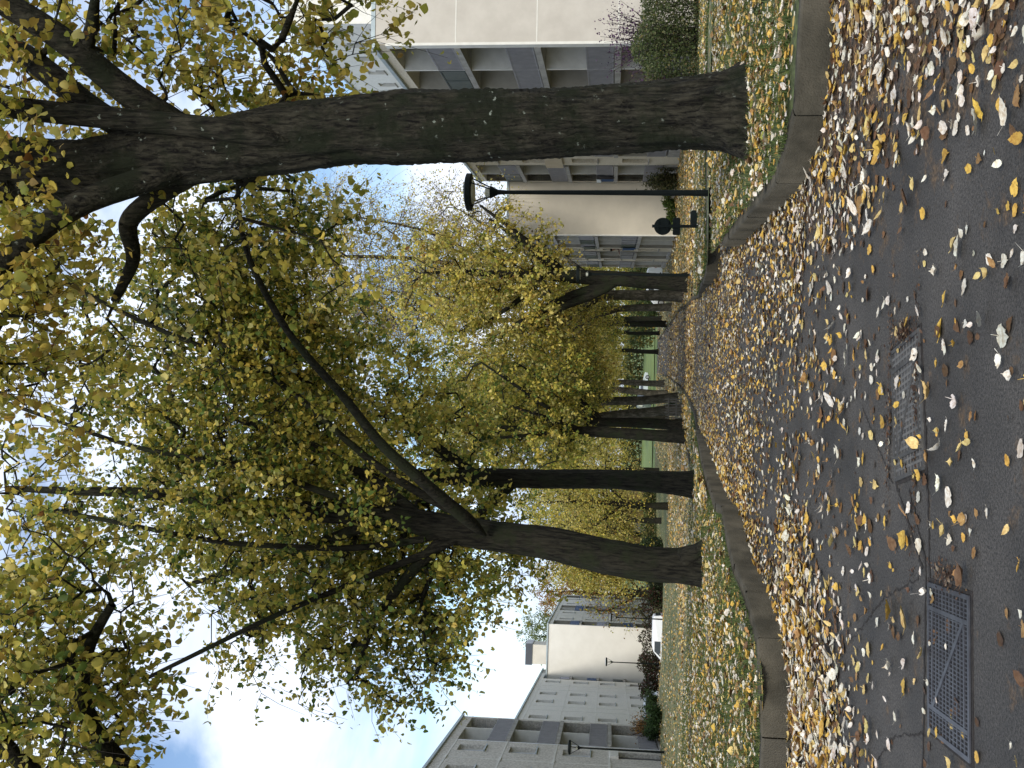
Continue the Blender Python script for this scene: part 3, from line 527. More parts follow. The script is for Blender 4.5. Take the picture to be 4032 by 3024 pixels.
# kerb lines (bottom edge, on the road)
KL = [(-40, 10.6), (-12, 9.9), (-6, 9.45), (-3.3, 9.2), (-2.85, 9.02), (-2.57, 8.93), (-2.34, 9.05), (-2.16, 9.5), (-1.98, 10.4), (-1.86, 11.7), (-1.40, 12.9), (-1.56, 13.8), (-1.44, 15.5), (-1.3, 16.8), (-1.16, 19.8), (-1.04, 22.8), (-.92, 27.8), (-.64, 31.6), (-.38, 38.2), (-.22, 44.7), (0, 52), (1.03, 86.6), (1.6, 120)]
KR = [(40, 10.0), (12, 8.5), (5, 8.05), (2.93, 7.9), (2.55, 7.86), (2.28, 7.92), (2.06, 8.08), (1.88, 8.32), (1.77, 8.6), (1.73, 9.2), (1.74, 10.0), (1.77, 10.9), (1.79, 12.2), (1.85, 13.6), (1.98, 16.2)]
KR2 = [(6.5, 19.9), (3.46, 19.0), (2.71, 18.0), (2.3, 17.35), (2.08, 17.15), (1.96, 17.5), (1.96, 19.3), (2.15, 22.4), (2.45, 28.5), (2.9, 34), (3.3, 40), (3.7, 48), (4.4, 60), (4.9, 86), (5.2, 120)]
def dens(pl, st=.25):
    o_ = []
    for (a, b), (c, d) in zip(pl, pl[1:]):
        n = max(1, int(math.hypot(c - a, d - b) / st)) if abs(a) < 14 and b < 60 else max(1, int(math.hypot(c - a, d - b) / 3))
        o_ += [(a + (c - a) * k / n, b + (d - b) * k / n) for k in range(n)]
    o_.append(pl[-1]); a = np.array(o_)
    for _ in range(3): a[1:-1] = (a[:-2] + 2 * a[1:-1] + a[2:]) / 4
    return a
KLd, KRd, KR2d = dens(KL), dens(KR), dens(KR2)
def kerbh(Y): return 0.245 - .155 * sm((Y - 15) / 15)
def lawn_sheet(name, kd, xfar, side, mt):
    # strips from the back of the kerb outward
    n = len(kd); t = np.r_[0, np.geomspace(.05, 1, 26)]
    d = np.gradient(kd, axis=0); d /= np.linalg.norm(d, axis=1)[:, None]; nn = np.stack([-d[:, 1], d[:, 0]], 1) * side
    A = kd + nn * .10; ymon = np.maximum.accumulate(A[:, 1]); B = np.stack([np.full(n, xfar), ymon + (np.arange(n) * .002)], 1)
    P = A[:, None] * (1 - t[None, :, None]) + B[:, None] * t[None, :, None]
    z = gz(P[..., 0], P[..., 1]) + kerbh(P[..., 1]) - .012 + .02 * np.sin(P[..., 0] * 2.1) * np.sin(P[..., 1] * 1.3) * (t[None] > .03) 
    V = np.concatenate([P, z[..., None]], -1).reshape(-1, 3); m = len(t); i = np.arange(n - 1)[:, None] * m; j = np.arange(m - 1)[None]
    Q = np.stack([i + j, i + j + 1, i + m + j + 1, i + m + j], -1).reshape(-1, 4)
    return link(name, mesh_np(name, V, Q=Q, smooth=True), mt, kind='structure')
lawn_sheet('lawn', KLd, -60, 1, M['lawn'])
def lawn_right():
    # right lawn: a corner bed around the big tree, then the verge beyond the side path
    n = len(KRd); P = np.array(list(KRd[::-1]) ); B = []
    t = np.r_[0, np.geomspace(.05, 1, 26)]
    d = np.gradient(KRd, axis=0); d /= np.linalg.norm(d, axis=1)[:, None]; nn = -np.stack([-d[:, 1], d[:, 0]], 1)
    A = KRd + nn * .10; Bq = np.stack([np.full(n, 60.), np.maximum.accumulate(A[:, 1]) + np.arange(n) * .01], 1); Bq[:, 1] = np.interp(np.arange(n), [0, n - 1], [10, 26]); 
    Pq = A[:, None] * (1 - t[None, :, None]) + Bq[:, None] * t[None, :, None]
    z = gz(Pq[..., 0], Pq[..., 1]) + kerbh(Pq[..., 1]) - .012 + .02 * np.sin(Pq[..., 0] * 2.1) * np.sin(Pq[..., 1] * 1.3) * (t[None] > .03)
    V = np.concatenate([Pq, z[..., None]], -1).reshape(-1, 3); m = len(t); i = np.arange(n - 1)[:, None] * m; j = np.arange(m - 1)[None]
    Q = np.stack([i + j + 1, i + j, i + m + j, i + m + j + 1], -1).reshape(-1, 4)
    link('lawn', mesh_np('lawn', V, Q=Q, smooth=True), M['lawn'], kind='structure')
lawn_right()
o_ = lawn_sheet('verge', KR2d, 60, -1, M['lawn'])
def kerb(name, kd, side, i0, i1, label, h=None):
    d = np.gradient(kd, axis=0); d /= np.linalg.norm(d, axis=1)[:, None]; nn = np.stack([-d[:, 1], d[:, 0]], 1) * side
    prof = [(0, -.05), (0, .93), (.012, 1.0), (.13, 1.0), (.13, -.05)]
    me_v = []; n = 0; kd_ = kd[i0:i1]; nn_ = nn[i0:i1]; seglen = np.r_[0, np.cumsum(np.linalg.norm(np.diff(kd_, axis=0), axis=1))]
    Vs = []; Qs = []; b = 0; block = .95; nb = max(1, int(seglen[-1] / block))
    for k in range(nb):
        s = np.linspace(k * block + .009, (k + 1) * block - .009, 2)
        if s[-1] > seglen[-1]: break
        x = np.interp(s, seglen, kd_[:, 0]); y = np.interp(s, seglen, kd_[:, 1]); nx = np.interp(s, seglen, nn_[:, 0]); ny = np.interp(s, seglen, nn_[:, 1]); jj = rng.normal(0, .006); jh = rng.normal(0, .004)
        jt = rng.normal(0, .008)
        for q in range(2):
            hh = float(kerbh(y[q])) if h is None else h; zz = g1(x[q], y[q])
            for (a, c) in prof: Vs.append((x[q] + nx[q] * (a + jj + (q - .5) * jt), y[q] + ny[q] * (a + jj + (q - .5) * jt), zz + (c * hh + jh if c > 0 else c)))
        for c in range(4): Qs.append((b + c, b + 5 + c, b + 6 + c, b + 1 + c))
        Qs += [(b, b + 1, b + 3, b + 4), (b + 5, b + 6, b + 8, b + 9)]; b += 10
    o = link(name, mesh_np(name, np.array(Vs), Q=np.array(Qs)), M['kerb'], kind='structure'); o['label'] = label
    return o
def idx(kd, y): return int(np.argmin(abs(kd[:, 1] - y) + 5 * (abs(kd[:, 0]) > 5)))
kerb('kerb', KLd, 1, 0, len(KLd) - 8, 'left kerb')
kerb('kerb', KRd, -1, 0, idx(KRd, 14.6), 'near right kerb'); kerb('kerb', KR2d, -1, 0, len(KR2d) - 2, 'far right kerb')
# low back kerbs crossing the lawns (edge of the parallel footways)
def band(name, pts, w, h, mt):
    m = MB(); kd = dens(pts, .5); d = np.gradient(kd, axis=0); d /= np.linalg.norm(d, axis=1)[:, None]; nn = np.stack([-d[:, 1], d[:, 0]], 1)
    vs = []; fs = []
    for i in range(len(kd)):
        for a, c in ((0, -.05), (0, 1), (1, 1), (1, -.05)):
            p = kd[i] + nn[i] * w * a; vs.append((p[0], p[1], g1(*p) + (kerbh(p[1]) - .012 + h if c > 0 else -.05)))
    for i in range(len(kd) - 1): fs += [(i * 4 + k, i * 4 + k + 1, i * 4 + 5 + k, i * 4 + 4 + k) for k in range(3)]
    m.V = vs; m.Fc = fs; o = m.build(name, mt); o['kind'] = 'structure'; return o
band('footway_edging', [(-2.2, 40), (-2.5, 30), (-2.9, 21), (-4.4, 19.6), (-6.2, 20), (-7.5, 21.5)], .12, .07, M['kerb'])
band('footway_edging', [(12, 30.8), (7, 30.0), (5.2, 29.2), (3.2, 27.6)], .12, .08, M['kerb'])
band('footway_edging', [(13, 41), (9, 39.6), (5.2, 37.4), (3.1, 35.4)], .12, .08, M['kerb'])
# bright distant lawn bank
grid_sheet('distant_lawn', np.linspace(-30, 40, 30), np.linspace(140, 215, 20), lambda X, Y: gz(X, Y) + .05 + .004 * (Y - 140), M['grassfar'])
# asphalt seams and crack lines
def strip(pts, w):
    m = MB(); vs = []; fs = []; p = np.array(pts, float)
    q, _ = resample(np.c_[p, np.zeros(len(p))], np.ones(len(p)), 60); q = q[:, :2] + rng.normal(0, .006, (60, 2)); d = np.gradient(q, axis=0); d /= np.linalg.norm(d, axis=1)[:, None]
    for i in range(60):
        ww = w * rng.uniform(.3, 1.1)
        for sgn in (-1, 1): vs.append((q[i, 0] - d[i, 1] * ww * sgn, q[i, 1] + d[i, 0] * ww * sgn, g1(q[i, 0], q[i, 1]) + .004))
    m.V = vs; m.Fc = [(i * 2, i * 2 + 1, i * 2 + 3, i * 2 + 2) for i in range(59)]
    o = m.build('asphalt_seam', M['seam']); o['kind'] = 'structure'
strip([(-3.2, 5.45), (-1.7, 5.38), (-.85, 5.40), (-.52, 5.72)], .014)
strip([(.25, 6.14), (-.5, 6.0), (-.9, 5.45)], .012)
strip([(-.1, 6.8), (-.52, 6.05)], .006); strip([(-1.6, 6.9), (-1.2, 6.2), (-.95, 5.5)], .006); strip([(-2.4, 6.6), (-1.9, 5.9), (-1.7, 5.35)], .006)
strip([(.24, 5.56), (-.2, 5.45), (-.52, 5.39), (-.95, 5.33)], .013)
# ------------------------------------------------------------------ drain covers
def cover(O, P, depth, label, kind):
    L_ = math.hypot(P[0] - O[0], P[1] - O[1]); m = MB(O, (P[0] - O[0], P[1] - O[1]), .004); t = thing('drain_cover', label, 'drain cover', (O[0], O[1], 0), 'drain covers in the asphalt')
    mt = M['steel'] if kind == 0 else M['iron']
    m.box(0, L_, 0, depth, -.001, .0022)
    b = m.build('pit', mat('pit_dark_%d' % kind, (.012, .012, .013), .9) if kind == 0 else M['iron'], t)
    g_ = MB(O, m.d, 0); g_.box(-.02, L_ + .02, -.02, depth + .02, -.003, .0035); g_.build('gap', M['seam'], t)
    f = MB(O, m.d, .006); e = .022
    for a in ((0, L_, 0, e), (0, L_, depth - e, depth), (0, e, e, depth - e), (L_ - e, L_, e, depth - e)): f.box(a[0], a[1], a[2], a[3], -.002, .008)
    f.build('frame', mt, t)
    gdr = MB(O, m.d, .006)
    if kind == 0:
        n1, n2 = 34, 11
        for k in range(1, n1): x = e + (L_ - 2 * e) * k / n1; gdr.box(x - .0028, x + .0028, e, depth - e, -.002, .005)
        for k in range(1, n2): y = e + (depth - 2 * e) * k / n2; gdr.box(e, L_ - e, y - .0055, y + .0055, -.0015, .0058)
    else:
        n1, n2 = 20, 9
        for k in range(1, n1): x = e + (L_ - 2 * e) * k / n1; gdr.box(x - .007, x + .007, e, depth - e, -.002, .0035)
        for k in range(1, n2): y = e + (depth - 2 * e) * k / n2; gdr.box(e, L_ - e, y - .0035, y + .0035, -.0015, .003)
    gdr.build('grid', mt if kind == 0 else M['ironrib'], t)
    x = MB(O, m.d, .006); a, b_ = L_ * .17, L_ * .83; w = .011
    for u in (a, b_): x.box(u - w, u + w, e, depth - e, -.001, .0085)
    for (p, q) in (((a, depth * .12), (b_, depth * .88)),):
        d = Vector((q[0] - p[0], q[1] - p[1])).normalized(); n_ = Vector((-d.y, d.x)) * w
        x.prism([(p[0] + n_.x, p[1] + n_.y), (p[0] - n_.x, p[1] - n_.y), (q[0] - n_.x, q[1] - n_.y), (q[0] + n_.x, q[1] + n_.y)], 2, -.001, .0088)
    for yy in (.07, depth - .07): x.box(a, b_, yy - w * .7, yy + w * .7, -.001, .0082)
    x.build('brace', mt, t)
cover((-1.66, 5.28), (-.94, 5.34), .60, 'square steel drain grate with open bright mesh, left of the dark cover', 0)
cover((-.50, 5.97), (.23, 6.12), .55, 'flat dark iron drain cover with a diagonal rib in the middle of the asphalt', 1)
# ------------------------------------------------------------------ grass
def inside_lawn(X, Y, pad=.12):
    """True where a lawn sheet lies under the point"""
    kl = np.interp(Y, KLd[12:, 1], KLd[12:, 0]) if False else None
    return None
def poly_x(kd, Y):
    i = np.argmax(kd[:, 1] == kd[:, 1].min()) if False else int(np.argmin(kd[:, 1])); a = kd[i:]
    return np.interp(Y, a[:, 1], a[:, 0])
def classify(X, Y):
    """0 path, 1 lawn"""
    near_l = np.interp(X, KLd[:int(np.argmin(KLd[:, 1])) + 1, 0], KLd[:int(np.argmin(KLd[:, 1])) + 1, 1])
    L_ = (X < poly_x(KLd, Y) - .1) & (Y > near_l + .1)
    ir = int(np.argmin(KRd[:, 1])); near_r = np.interp(X, KRd[:ir + 1, 0][::-1], KRd[:ir + 1, 1][::-1])
    R1_ = (X > poly_x(KRd, Y) + .1) & (Y > near_r + .1) & (Y < 16 + (X - 1.9) * .17)
    i2 = int(np.argmin(KR2d[:, 1])); near2 = np.interp(X, KR2d[:i2 + 1, 0][::-1], KR2d[:i2 + 1, 1][::-1])
    R2_ = (X > poly_x(KR2d, Y) + .1) & (Y > near2 + .1)
    return (L_ | R1_ | R2_).astype(int)
def fr_ok(X, Y, m=.06):
    """inside the view wedge plus a margin"""
    return abs(X) < Y * (.371 + m) + .4
def surf(X, Y):
    c = classify(X, Y); return gz(X, Y) + c * (kerbh(Y) - .012 + .02 * np.sin(X * 2.1) * np.sin(Y * 1.3)), c
def grass():
    n = 260000; Y = 8.4 + 24 * rng.uniform(0, 1, n) ** 1.25; X = rng.uniform(-1, 1, n) * (Y * .44 + .6); Z, c = surf(X, Y)
    cl = np.sin(X * 3.1 + 1.3 * np.sin(Y * 2.3)) * np.sin(Y * 2.7 + np.sin(X * 1.9)) + rng.normal(0, .45, n); k = (c == 1) & (cl > -.5); X, Y, Z = X[k], Y[k], Z[k]; n = len(X)
    h = rng.uniform(.03, .10, n); w = rng.uniform(.004, .008, n) * np.clip(Y / 12, 1, 2.5); a = rng.uniform(0, 6.28, n); lx = rng.normal(0, .03, n); ly = rng.normal(0, .03, n)
    V = np.stack([np.c_[X - np.cos(a) * w, Y - np.sin(a) * w, Z], np.c_[X + np.cos(a) * w, Y + np.sin(a) * w, Z], np.c_[X + lx, Y + ly, Z + h]], 1).reshape(-1, 3)
    col = palette([(.5, (.065, .095, .028)), (.3, (.10, .14, .04)), (.2, (.14, .14, .055))], n)
    o = link('grass', mesh_np('grass', V, T=np.arange(3 * n).reshape(-1, 3), col=np.repeat(col, 3, 0)), M['grassblade']); tag(o, 'short mossy green grass between the fallen leaves', 'grass', kind='stuff')
grass()
# ------------------------------------------------------------------ fallen leaves
W_ = (.68, .65, .56); PY = (.60, .47, .19); Y_ = (.60, .39, .08); OC = (.34, .20, .075); BR = (.14, .08, .04); GR = (.3, .3, .06)
F_PATH = [(.45, W_), (.17, PY), (.20, Y_), (.10, OC), (.08, BR)]
F_LAWN = [(.32, W_), (.24, PY), (.18, Y_), (.13, OC), (.09, BR), (.04, GR)]
F_FAR = [(.17, W_), (.24, PY), (.28, Y_), (.22, OC), (.09, BR)]
def fallen():
    PX = []; PYs = []; SZ = []; TY = []
    def sow(n, y0, y1, fn, size, ty, pw=1.0):
        Y = y0 + (y1 - y0) * rng.uniform(0, 1, n) ** pw; X = rng.uniform(-1, 1, n) * (Y * .44 + .5); Wd = 2 * (Y * .44 + .5); c = classify(X, Y)
        p = fn(X, Y, c); k = rng.uniform(0, 1, n) < p; PX.append(X[k]); PYs.append(Y[k]); SZ.append(np.full(k.sum(), size)); TY.append(np.full(k.sum(), ty))
    def noise(X, Y, f, s): return .5 + .25 * np.sin(X * f + s + 1.7 * np.sin(Y * f * .6 + s)) + .25 * np.sin(Y * f * 1.1 - s + 1.3 * np.sin(X * f * .9))
    def pathp(X, Y, c):
        kl = poly_x(KLd, Y); kr = poly_x(KRd, Y); dl = X - kl; dr = np.where(Y < 14.5, kr, poly_x(KR2d, np.maximum(Y, 17.2))) - X
        near = Y < 8.9
        e = 1.15 * np.where(near, 0, np.exp(-np.clip(dl, 0, 9) / .5) + np.exp(-np.clip(dr, 0, 9) / .75))
        right = sm((X - .55 - .12 * (9 - Y)) / .9) * sm((9.6 - Y) / 2.5)
        left = sm((-X - .5 - .30 * (9.6 - Y)) / 1.0) * sm((Y - 5.6) / 2.2) * (Y < 10)
        far = sm((Y - 8) / 10)
        base = .035 + .06 * sm((Y - 5) / 4) + .30 * far
        return (c == 0) * np.clip(base + .75 * e + .42 * right + .8 * left, 0, 1.0) * (.35 + .9 * noise(X, Y, 1.7, 1.2))
    sow(60000, 3.4, 9.2, lambda X, Y, c: np.clip(pathp(X, Y, c) - .12, 0, 1) * (X > 0), .026, 3, .8)
    # sizes grow with distance so that the count stays finite
    sow(36000, 3.4, 9.5, pathp, .066, 0, .8)
    sow(30000, 9.5, 17, pathp, .055, 0); sow(26000, 9.5, 17, pathp, .055, 2)
    sow(80000, 17, 38, pathp, .06, 2)
    sow(30000, 34, 42, lambda X, Y, c: (c == 0) * .75 * np.exp(-((Y - 37) / 2.6) ** 2), .09, 2)
    sow(130000, 38, 85, lambda X, Y, c: (c == 0) * (.30 + .55 * noise(X, Y * .3, 1.1, 3)), .12, 2); sow(60000, 60, 122, lambda X, Y, c: (abs(X - 2) < 9) * .8, .17, 2)
    lawnp = lambda X, Y, c: (c == 1) * (.12 + .78 * noise(X, Y, 1.3, .4) * noise(X + 3, Y, 3.1, 2) ** .5) * np.where(X < 0, .85, 1)
    sow(86000, 7.7, 18, lawnp, .06, 1); sow(120000, 18, 34, lambda X, Y, c: lawnp(X, Y, c) * .9, .068, 1); sow(190000, 34, 75, lambda X, Y, c: lawnp(X, Y, c) * np.where(X < -9, .3, 1), .12, 2)
    for (px_, py_, sx_, sy_, nn_) in ((.33, 5.88, .04, .12, 260), (-.86, 5.08, .035, .11, 150), (-.14, 5.6, .4, .02, 260), (-.1, 6.12, .35, .02, 260)): PX.append(rng.normal(px_, sx_, nn_)); PYs.append(rng.normal(py_, sy_, nn_)); SZ.append(np.full(nn_, .018)); TY.append(np.full(nn_, 3))
    for (px_, py_, sx_, sy_, nn_) in ((-1.45, 16.3, .22, .6, 900), (-.98, 25, .2, .9, 700)): PX.append(rng.normal(px_, sx_, nn_)); PYs.append(rng.normal(py_, sy_, nn_)); SZ.append(np.full(nn_, .068)); TY.append(np.full(nn_, 1))
    X = np.concatenate(PX); Y = np.concatenate(PYs); S = np.concatenate(SZ) * np.clip(rng.lognormal(-.30, .36, len(X)), .32, 1.8); ty = np.concatenate(TY)
    Z, c = surf(X, Y)
    # keep clear of trunks
    for (tx, ty_, tr) in ((3.03, 11.2, .42), (-2.72, 16.2, .3), (-2.17, 23.5, .28)):
        k = (X - tx) ** 2 + (Y - ty_) ** 2 > tr ** 2; X, Y, Z, S, ty, c = X[k], Y[k], Z[k], S[k], ty[k], c[k]
    n = len(X); col = np.zeros((n, 3))
    for v, pal in ((3, [(.6, (.05, .028, .018)), (.3, (.12, .07, .04)), (.1, (.25, .2, .14))]), (0, F_PATH), (1, F_LAWN), (2, F_FAR)):
        k = ty == v; col[k] = palette(pal, int(k.sum()), rng, .13)
    flat = rng.uniform(0, 1, n) < np.where(c == 1, .25, .55)
    tilt = np.where(flat, abs(rng.normal(0, .05, n)), abs(rng.normal(.16, .24, n)) + .03); flip = rng.uniform(0, 1, n) < .5
    R_ = rand_rot(n, 0, 0); yaw = rng.uniform(0, 6.28, n); ct, st = np.cos(tilt), np.sin(tilt)
    Rx = np.zeros((n, 3, 3)); Rx[:, 0, 0] = 1; Rx[:, 1, 1] = ct; Rx[:, 1, 2] = -st; Rx[:, 2, 1] = st; Rx[:, 2, 2] = ct
    Rz = np.zeros((n, 3, 3)); Rz[:, 0, 0] = np.cos(yaw); Rz[:, 0, 1] = -np.sin(yaw); Rz[:, 1, 0] = np.sin(yaw); Rz[:, 1, 1] = np.cos(yaw); Rz[:, 2, 2] = 1
    R_ = Rz @ Rx; curl = np.where(flat, rng.normal(.05, .05, n), abs(rng.normal(.35, .35, n)))
    P = np.c_[X, Y, Z + .008 + rng.uniform(0, .012, n) - .002 + np.where(flat, 0, .006) + (c == 1) * .02]
    old = flat & (rng.uniform(0, 1, n) < .36) & (c == 0); col[old] = palette([(.6, (.10, .055, .028)), (.4, (.20, .11, .045))], int(old.sum()))
    P[old, 2] = Z[old] + .005
    nr = Y < 24; fn = Y < 9.5; nf_ = nr & ~fn
    o = link('fallen_leaves', leaves_mesh('fallen_leaves', P[fn], R_[fn], S[fn], col[fn], -1, curl[fn]), M['fallen']); tag(o, 'large white and yellow lime leaves scattered on the nearest asphalt', 'leaves', kind='stuff')
    o = link('fallen_leaves', leaves_mesh('fallen_leaves', P[nf_], R_[nf_], S[nf_], col[nf_], 0, curl[nf_]), M['fallen']); tag(o, 'white, yellow and brown fallen lime leaves strewn over asphalt and grass', 'leaves', kind='stuff')
    o = link('fallen_leaves', leaves_mesh('fallen_leaves', P[~nr], R_[~nr], S[~nr], col[~nr], 1, curl[~nr]), M['fallen']); tag(o, 'carpet of yellow fallen leaves covering the far path and verges', 'leaves', kind='stuff')
fallen()
#@BLD
# ------------------------------------------------------------------ buildings
def facade(t, O, d, length, depth, z0, zt, floors, bays, wallm, innerm, railf, parapet=.55, mats=None, bars=True, slabm='slab', endpatch=None, rooft=.14, gable=None, joints=(), jw=.035, strings=True):
    """bays: list of (s0,s1,kind,opt); floors: list of floor z (bottom slabs) ascending; zt roof top"""
    B = lambda: MB(O, d)
    wall = B(); tr = B(); sb = B(); inner = B()
    ztops = list(floors[1:]) + [zt - parapet]
    wall.box(0, length, -depth, -1.45, z0, zt - rooft)             # body behind the loggias
    wall.box(0, length, -1.45, 0, zt - parapet, zt - rooft)        # parapet band
    for (s0, s1, kind, opt) in bays:
        if kind == 'log':
            n = opt.get('n', 2); wid = (s1 - s0) / n
            for f, (fa, fb) in enumerate(zip(floors, ztops)):
                zlo = fa if f else z0
                sb.box(s0, s1, -1.45, .10, fa - .11, fa + .11) if f else sb.box(s0, s1, -1.45, .06, z0, fa + .05)
                for k in range(n + 1):
                    x = s0 + wid * k
                    if 0 < k < n: tr.box(x - .05, x + .05, -1.44, .03, fa + .11, fb - .11 if f < len(floors) - 1 else fb)
                for k in range(n):
                    x0, x1 = s0 + wid * k + .05, s0 + wid * (k + 1) - .05
                    # back wall with glazed door and shutter
                    kk = (f * 3 + k * 2 + int(O[1])) % 4
                    w_ = MB(O, d); xa, xb = x0 + wid * .38, x1 - .12; zb = fa + .12; zc_ = fa + 2.25
                    w_.box(xa, xb, -1.449, -1.40, zb, zc_); wo = w_.build('balcony_door', M['shutter'] if kk == 1 else M['white'], t)
                    if kk != 1:
                        p_ = MB(O, d); p_.box(xa + .07, (xa + xb) / 2 - .03, -1.402, -1.39, zb + .1, zc_ - .08); p_.box((xa + xb) / 2 + .03, xb - .07, -1.402, -1.39, zb + .1, zc_ - .08); p_.build('pane', M['curtain'] if kk == 2 else M['glass'], wo)
                    # railing
                    rk = railf(f, k)
                    if rk is None: continue
                    r_ = MB(O, d); rt = fa + 1.06; y_ = .02
                    if bars and rk[1] == 'bars':
                        nb_ = int((x1 - x0) / .105)
                        for q in range(nb_ + 1): xx = x0 + (x1 - x0) * q / nb_; r_.box(xx - .028, xx + .028, y_ - .02, y_ + .02, fa + .2, rt)
                        r_.box(x0, x1, y_ - .03, y_ + .03, rt + .001, rt + .05); r_.box(x0, x1, y_ - .025, y_ + .025, fa + .15, fa + .199)
                    else:
                        r_.box(x0, x1, y_ - .015, y_ + .015, fa + .18, rt - .02); r_.box(x0, x1, y_ - .03, y_ + .03, rt, rt + .05)
                        for q in (0.02, .5, .98): xx = x0 + (x1 - x0) * q; r_.box(xx - .02, xx + .02, y_ - .032, y_ + .032, fa + .12, rt - .001)
                    r_.build('balcony_railing', M[rk[0]], t)
            inner.box(s0 + .001, s1 - .001, -1.453, -1.4495, floors[0], zt - parapet)
            inner.box(s0 - .14, s0 + .0, -1.4495, -.004, floors[0], zt - parapet); inner.box(s1, s1 + .14, -1.4495, -.004, floors[0], zt - parapet)
        else:
            a, b = s0 + .14 * opt.get('l', 0), s1 - .14 * opt.get('r', 0)
            wins = opt.get('w', []); zc = []
            if not wins or kind == 'blank': wall.box(a, b, -1.45, 0, z0, zt - parapet); continue
            # solid between windows
            xs = [a]
            for (w0, w1) in wins: xs += [w0, w1]
            xs.append(b)
            for k in range(0, len(xs), 2): wall.box(xs[k], xs[k + 1], -1.45, 0, z0, zt - parapet)
            for (w0, w1) in wins:
                prev = z0
                for f, fa in enumerate(floors):
                    if f == 0 and opt.get('door'):
                        if opt['door'] == (w0, w1): prev = fa + 2.2; continue
                    za, zb = fa + opt.get('sill', 1.0), fa + opt.get('head', 2.38)
                    if f == 0 and opt.get('nog'): continue
                    wall.box(w0, w1, -1.45, 0, prev, za); prev = zb
                    wall.box(w0, w1, -1.45, -.30, za, zb)
                    fr = B(); e = .055
                    fr.box(w0 + .01, w1 - .01, -.295, -.22, za + .002, za + e); fr.box(w0 + .01, w1 - .01, -.295, -.22, zb - e, zb - .002)
                    fr.box(w0 + .01, w0 + e, -.295, -.22, za + e, zb - e); fr.box(w1 - e, w1 - .01, -.295, -.22, za + e, zb - e)
                    mid = (w0 + w1) / 2; fr.box(mid - .03, mid + .03, -.295, -.222, za + e, zb - e)
                    fo = fr.build('window', M['white'], t)
                    kk = (f * 5 + int(w0 * 3)) % 5
                    pn = B(); pn.box(w0 + e, mid - .03, -.285, -.262, za + e, zb - e); pn.box(mid + .03, w1 - e, -.285, -.262, za + e, zb - e); pn.build('pane', M['curtain'] if kk in (0, 2) else M['glass'], fo)
                    sl_ = B(); sl_.box(w0 - .07, w1 + .07, -.215, .09, za - .06, za + .001 - .002); sl_.build('sill', M['zinc'] if mats == 'pebble' else M['slab'], fo)
                    if kk in (1, 3):
                        sh = B(); sh.box(w0 + .03, w1 - .03, -.217, -.19, zb - (.25 if kk == 3 else .55), zb - .003); sh.build('shutter', M['shutter'], fo)
                wall.box(w0, w1, -1.45, 0, prev, zt - parapet)
            if opt.get('door'):
                w0, w1 = opt['door']; fa = floors[0]; dr = B(); dr.box(w0 - .0, w1 + .0, -.30, -.24, z0, fa + 2.2); do = dr.build('door', M[opt.get('dm', 'door')], t)
                h_ = B(); h_.box(w1 - .16, w1 - .12, -.24, -.18, fa + .9, fa + 1.15); h_.build('handle', M['zinc'], do)
                cn = B(); cn.box(w0 - .1, w1 + .1, -.2, .12, fa + 2.201, fa + 2.62); cn.build('door_canopy', M['white'], t)
                wall.box(w0, w1, -1.45, -.30, z0, fa + 2.2)
    wo = wall.build('wall', M[wallm], t)
    if strings:
        for fa in floors[1:] + [zt - parapet]:
            for (s0, s1, kind, opt) in bays:
                if kind != 'log': tr.box(s0 + .01, s1 - .01, .0, .018, fa - .035, fa + .035)
    for j in joints: tr.box(j - jw, j + jw, .0, .016, z0, zt - parapet)
    if tr.V: tr.build('trim', M['white'], t)
    if sb.V: sb.build('balcony_slab', M[slabm], t)
    if inner.V: inner.build('loggia_wall', M[innerm], t)
    rf = B(); rf.box(-.12, length + .12, -depth - .12, .12, zt - rooft + .001, zt); rf.build('roof', M['zinc'], t)
    return t
# same frame with its outward normal on the other side
def mirror_facade(t, O, d, *a, **k):
    global MB
    base = MB
    class MBm(base):
        def __init__(s, O=(0, 0), d=(1, 0), zo=0):
            base.__init__(s, O, d, zo); s.n = (-s.n[0], -s.n[1])
        def add(s, vs, fs): base.add(s, vs, [tuple(f)[::-1] for f in fs])
    MB = MBm
    try: facade(t, O, d, *a, **k)
    finally: MB = base
    return MBm
# left, nearest
t = thing('apartment_building', 'pebbledashed four storey flats at the left edge with pale loggias and a dark entrance door', 'building', (-19.78, 61, -1.5), 'apartment buildings around the park')
MBl = mirror_facade(t, (-19.85, 61.2), (.1255, -.9921), 27, 11, -1.7, 10.05, [-1.35, 1.3, 4.05, 6.7],
       [(0, .4, 'blank', {}), (.4, 6.3, 'log', {'n': 2}), (6.3, 10.45, 'win', {'w': [(7.45, 8.85)], 'l': 1, 'door': (7.45, 8.85)}), (10.45, 27, 'win', {'w': [(12, 13.3), (17, 18.3), (21, 22.3)]})],
       'pebble', 'inner', lambda f, k: ('railgrey', 'bars') if f else ('railgrey', 'panel'), mats='pebble', joints=(10.45, 15.0), parapet=.65)
# brackets where panel joints meet
b_ = MBl((-19.85, 61.2), (.1255, -.9921))
for z in (1.3, 4.05, 6.7, 9.4): b_.box(10.05, 10.85, .0, .05, z - .06, z + .06)
b_.build('trim', M['white'], t)
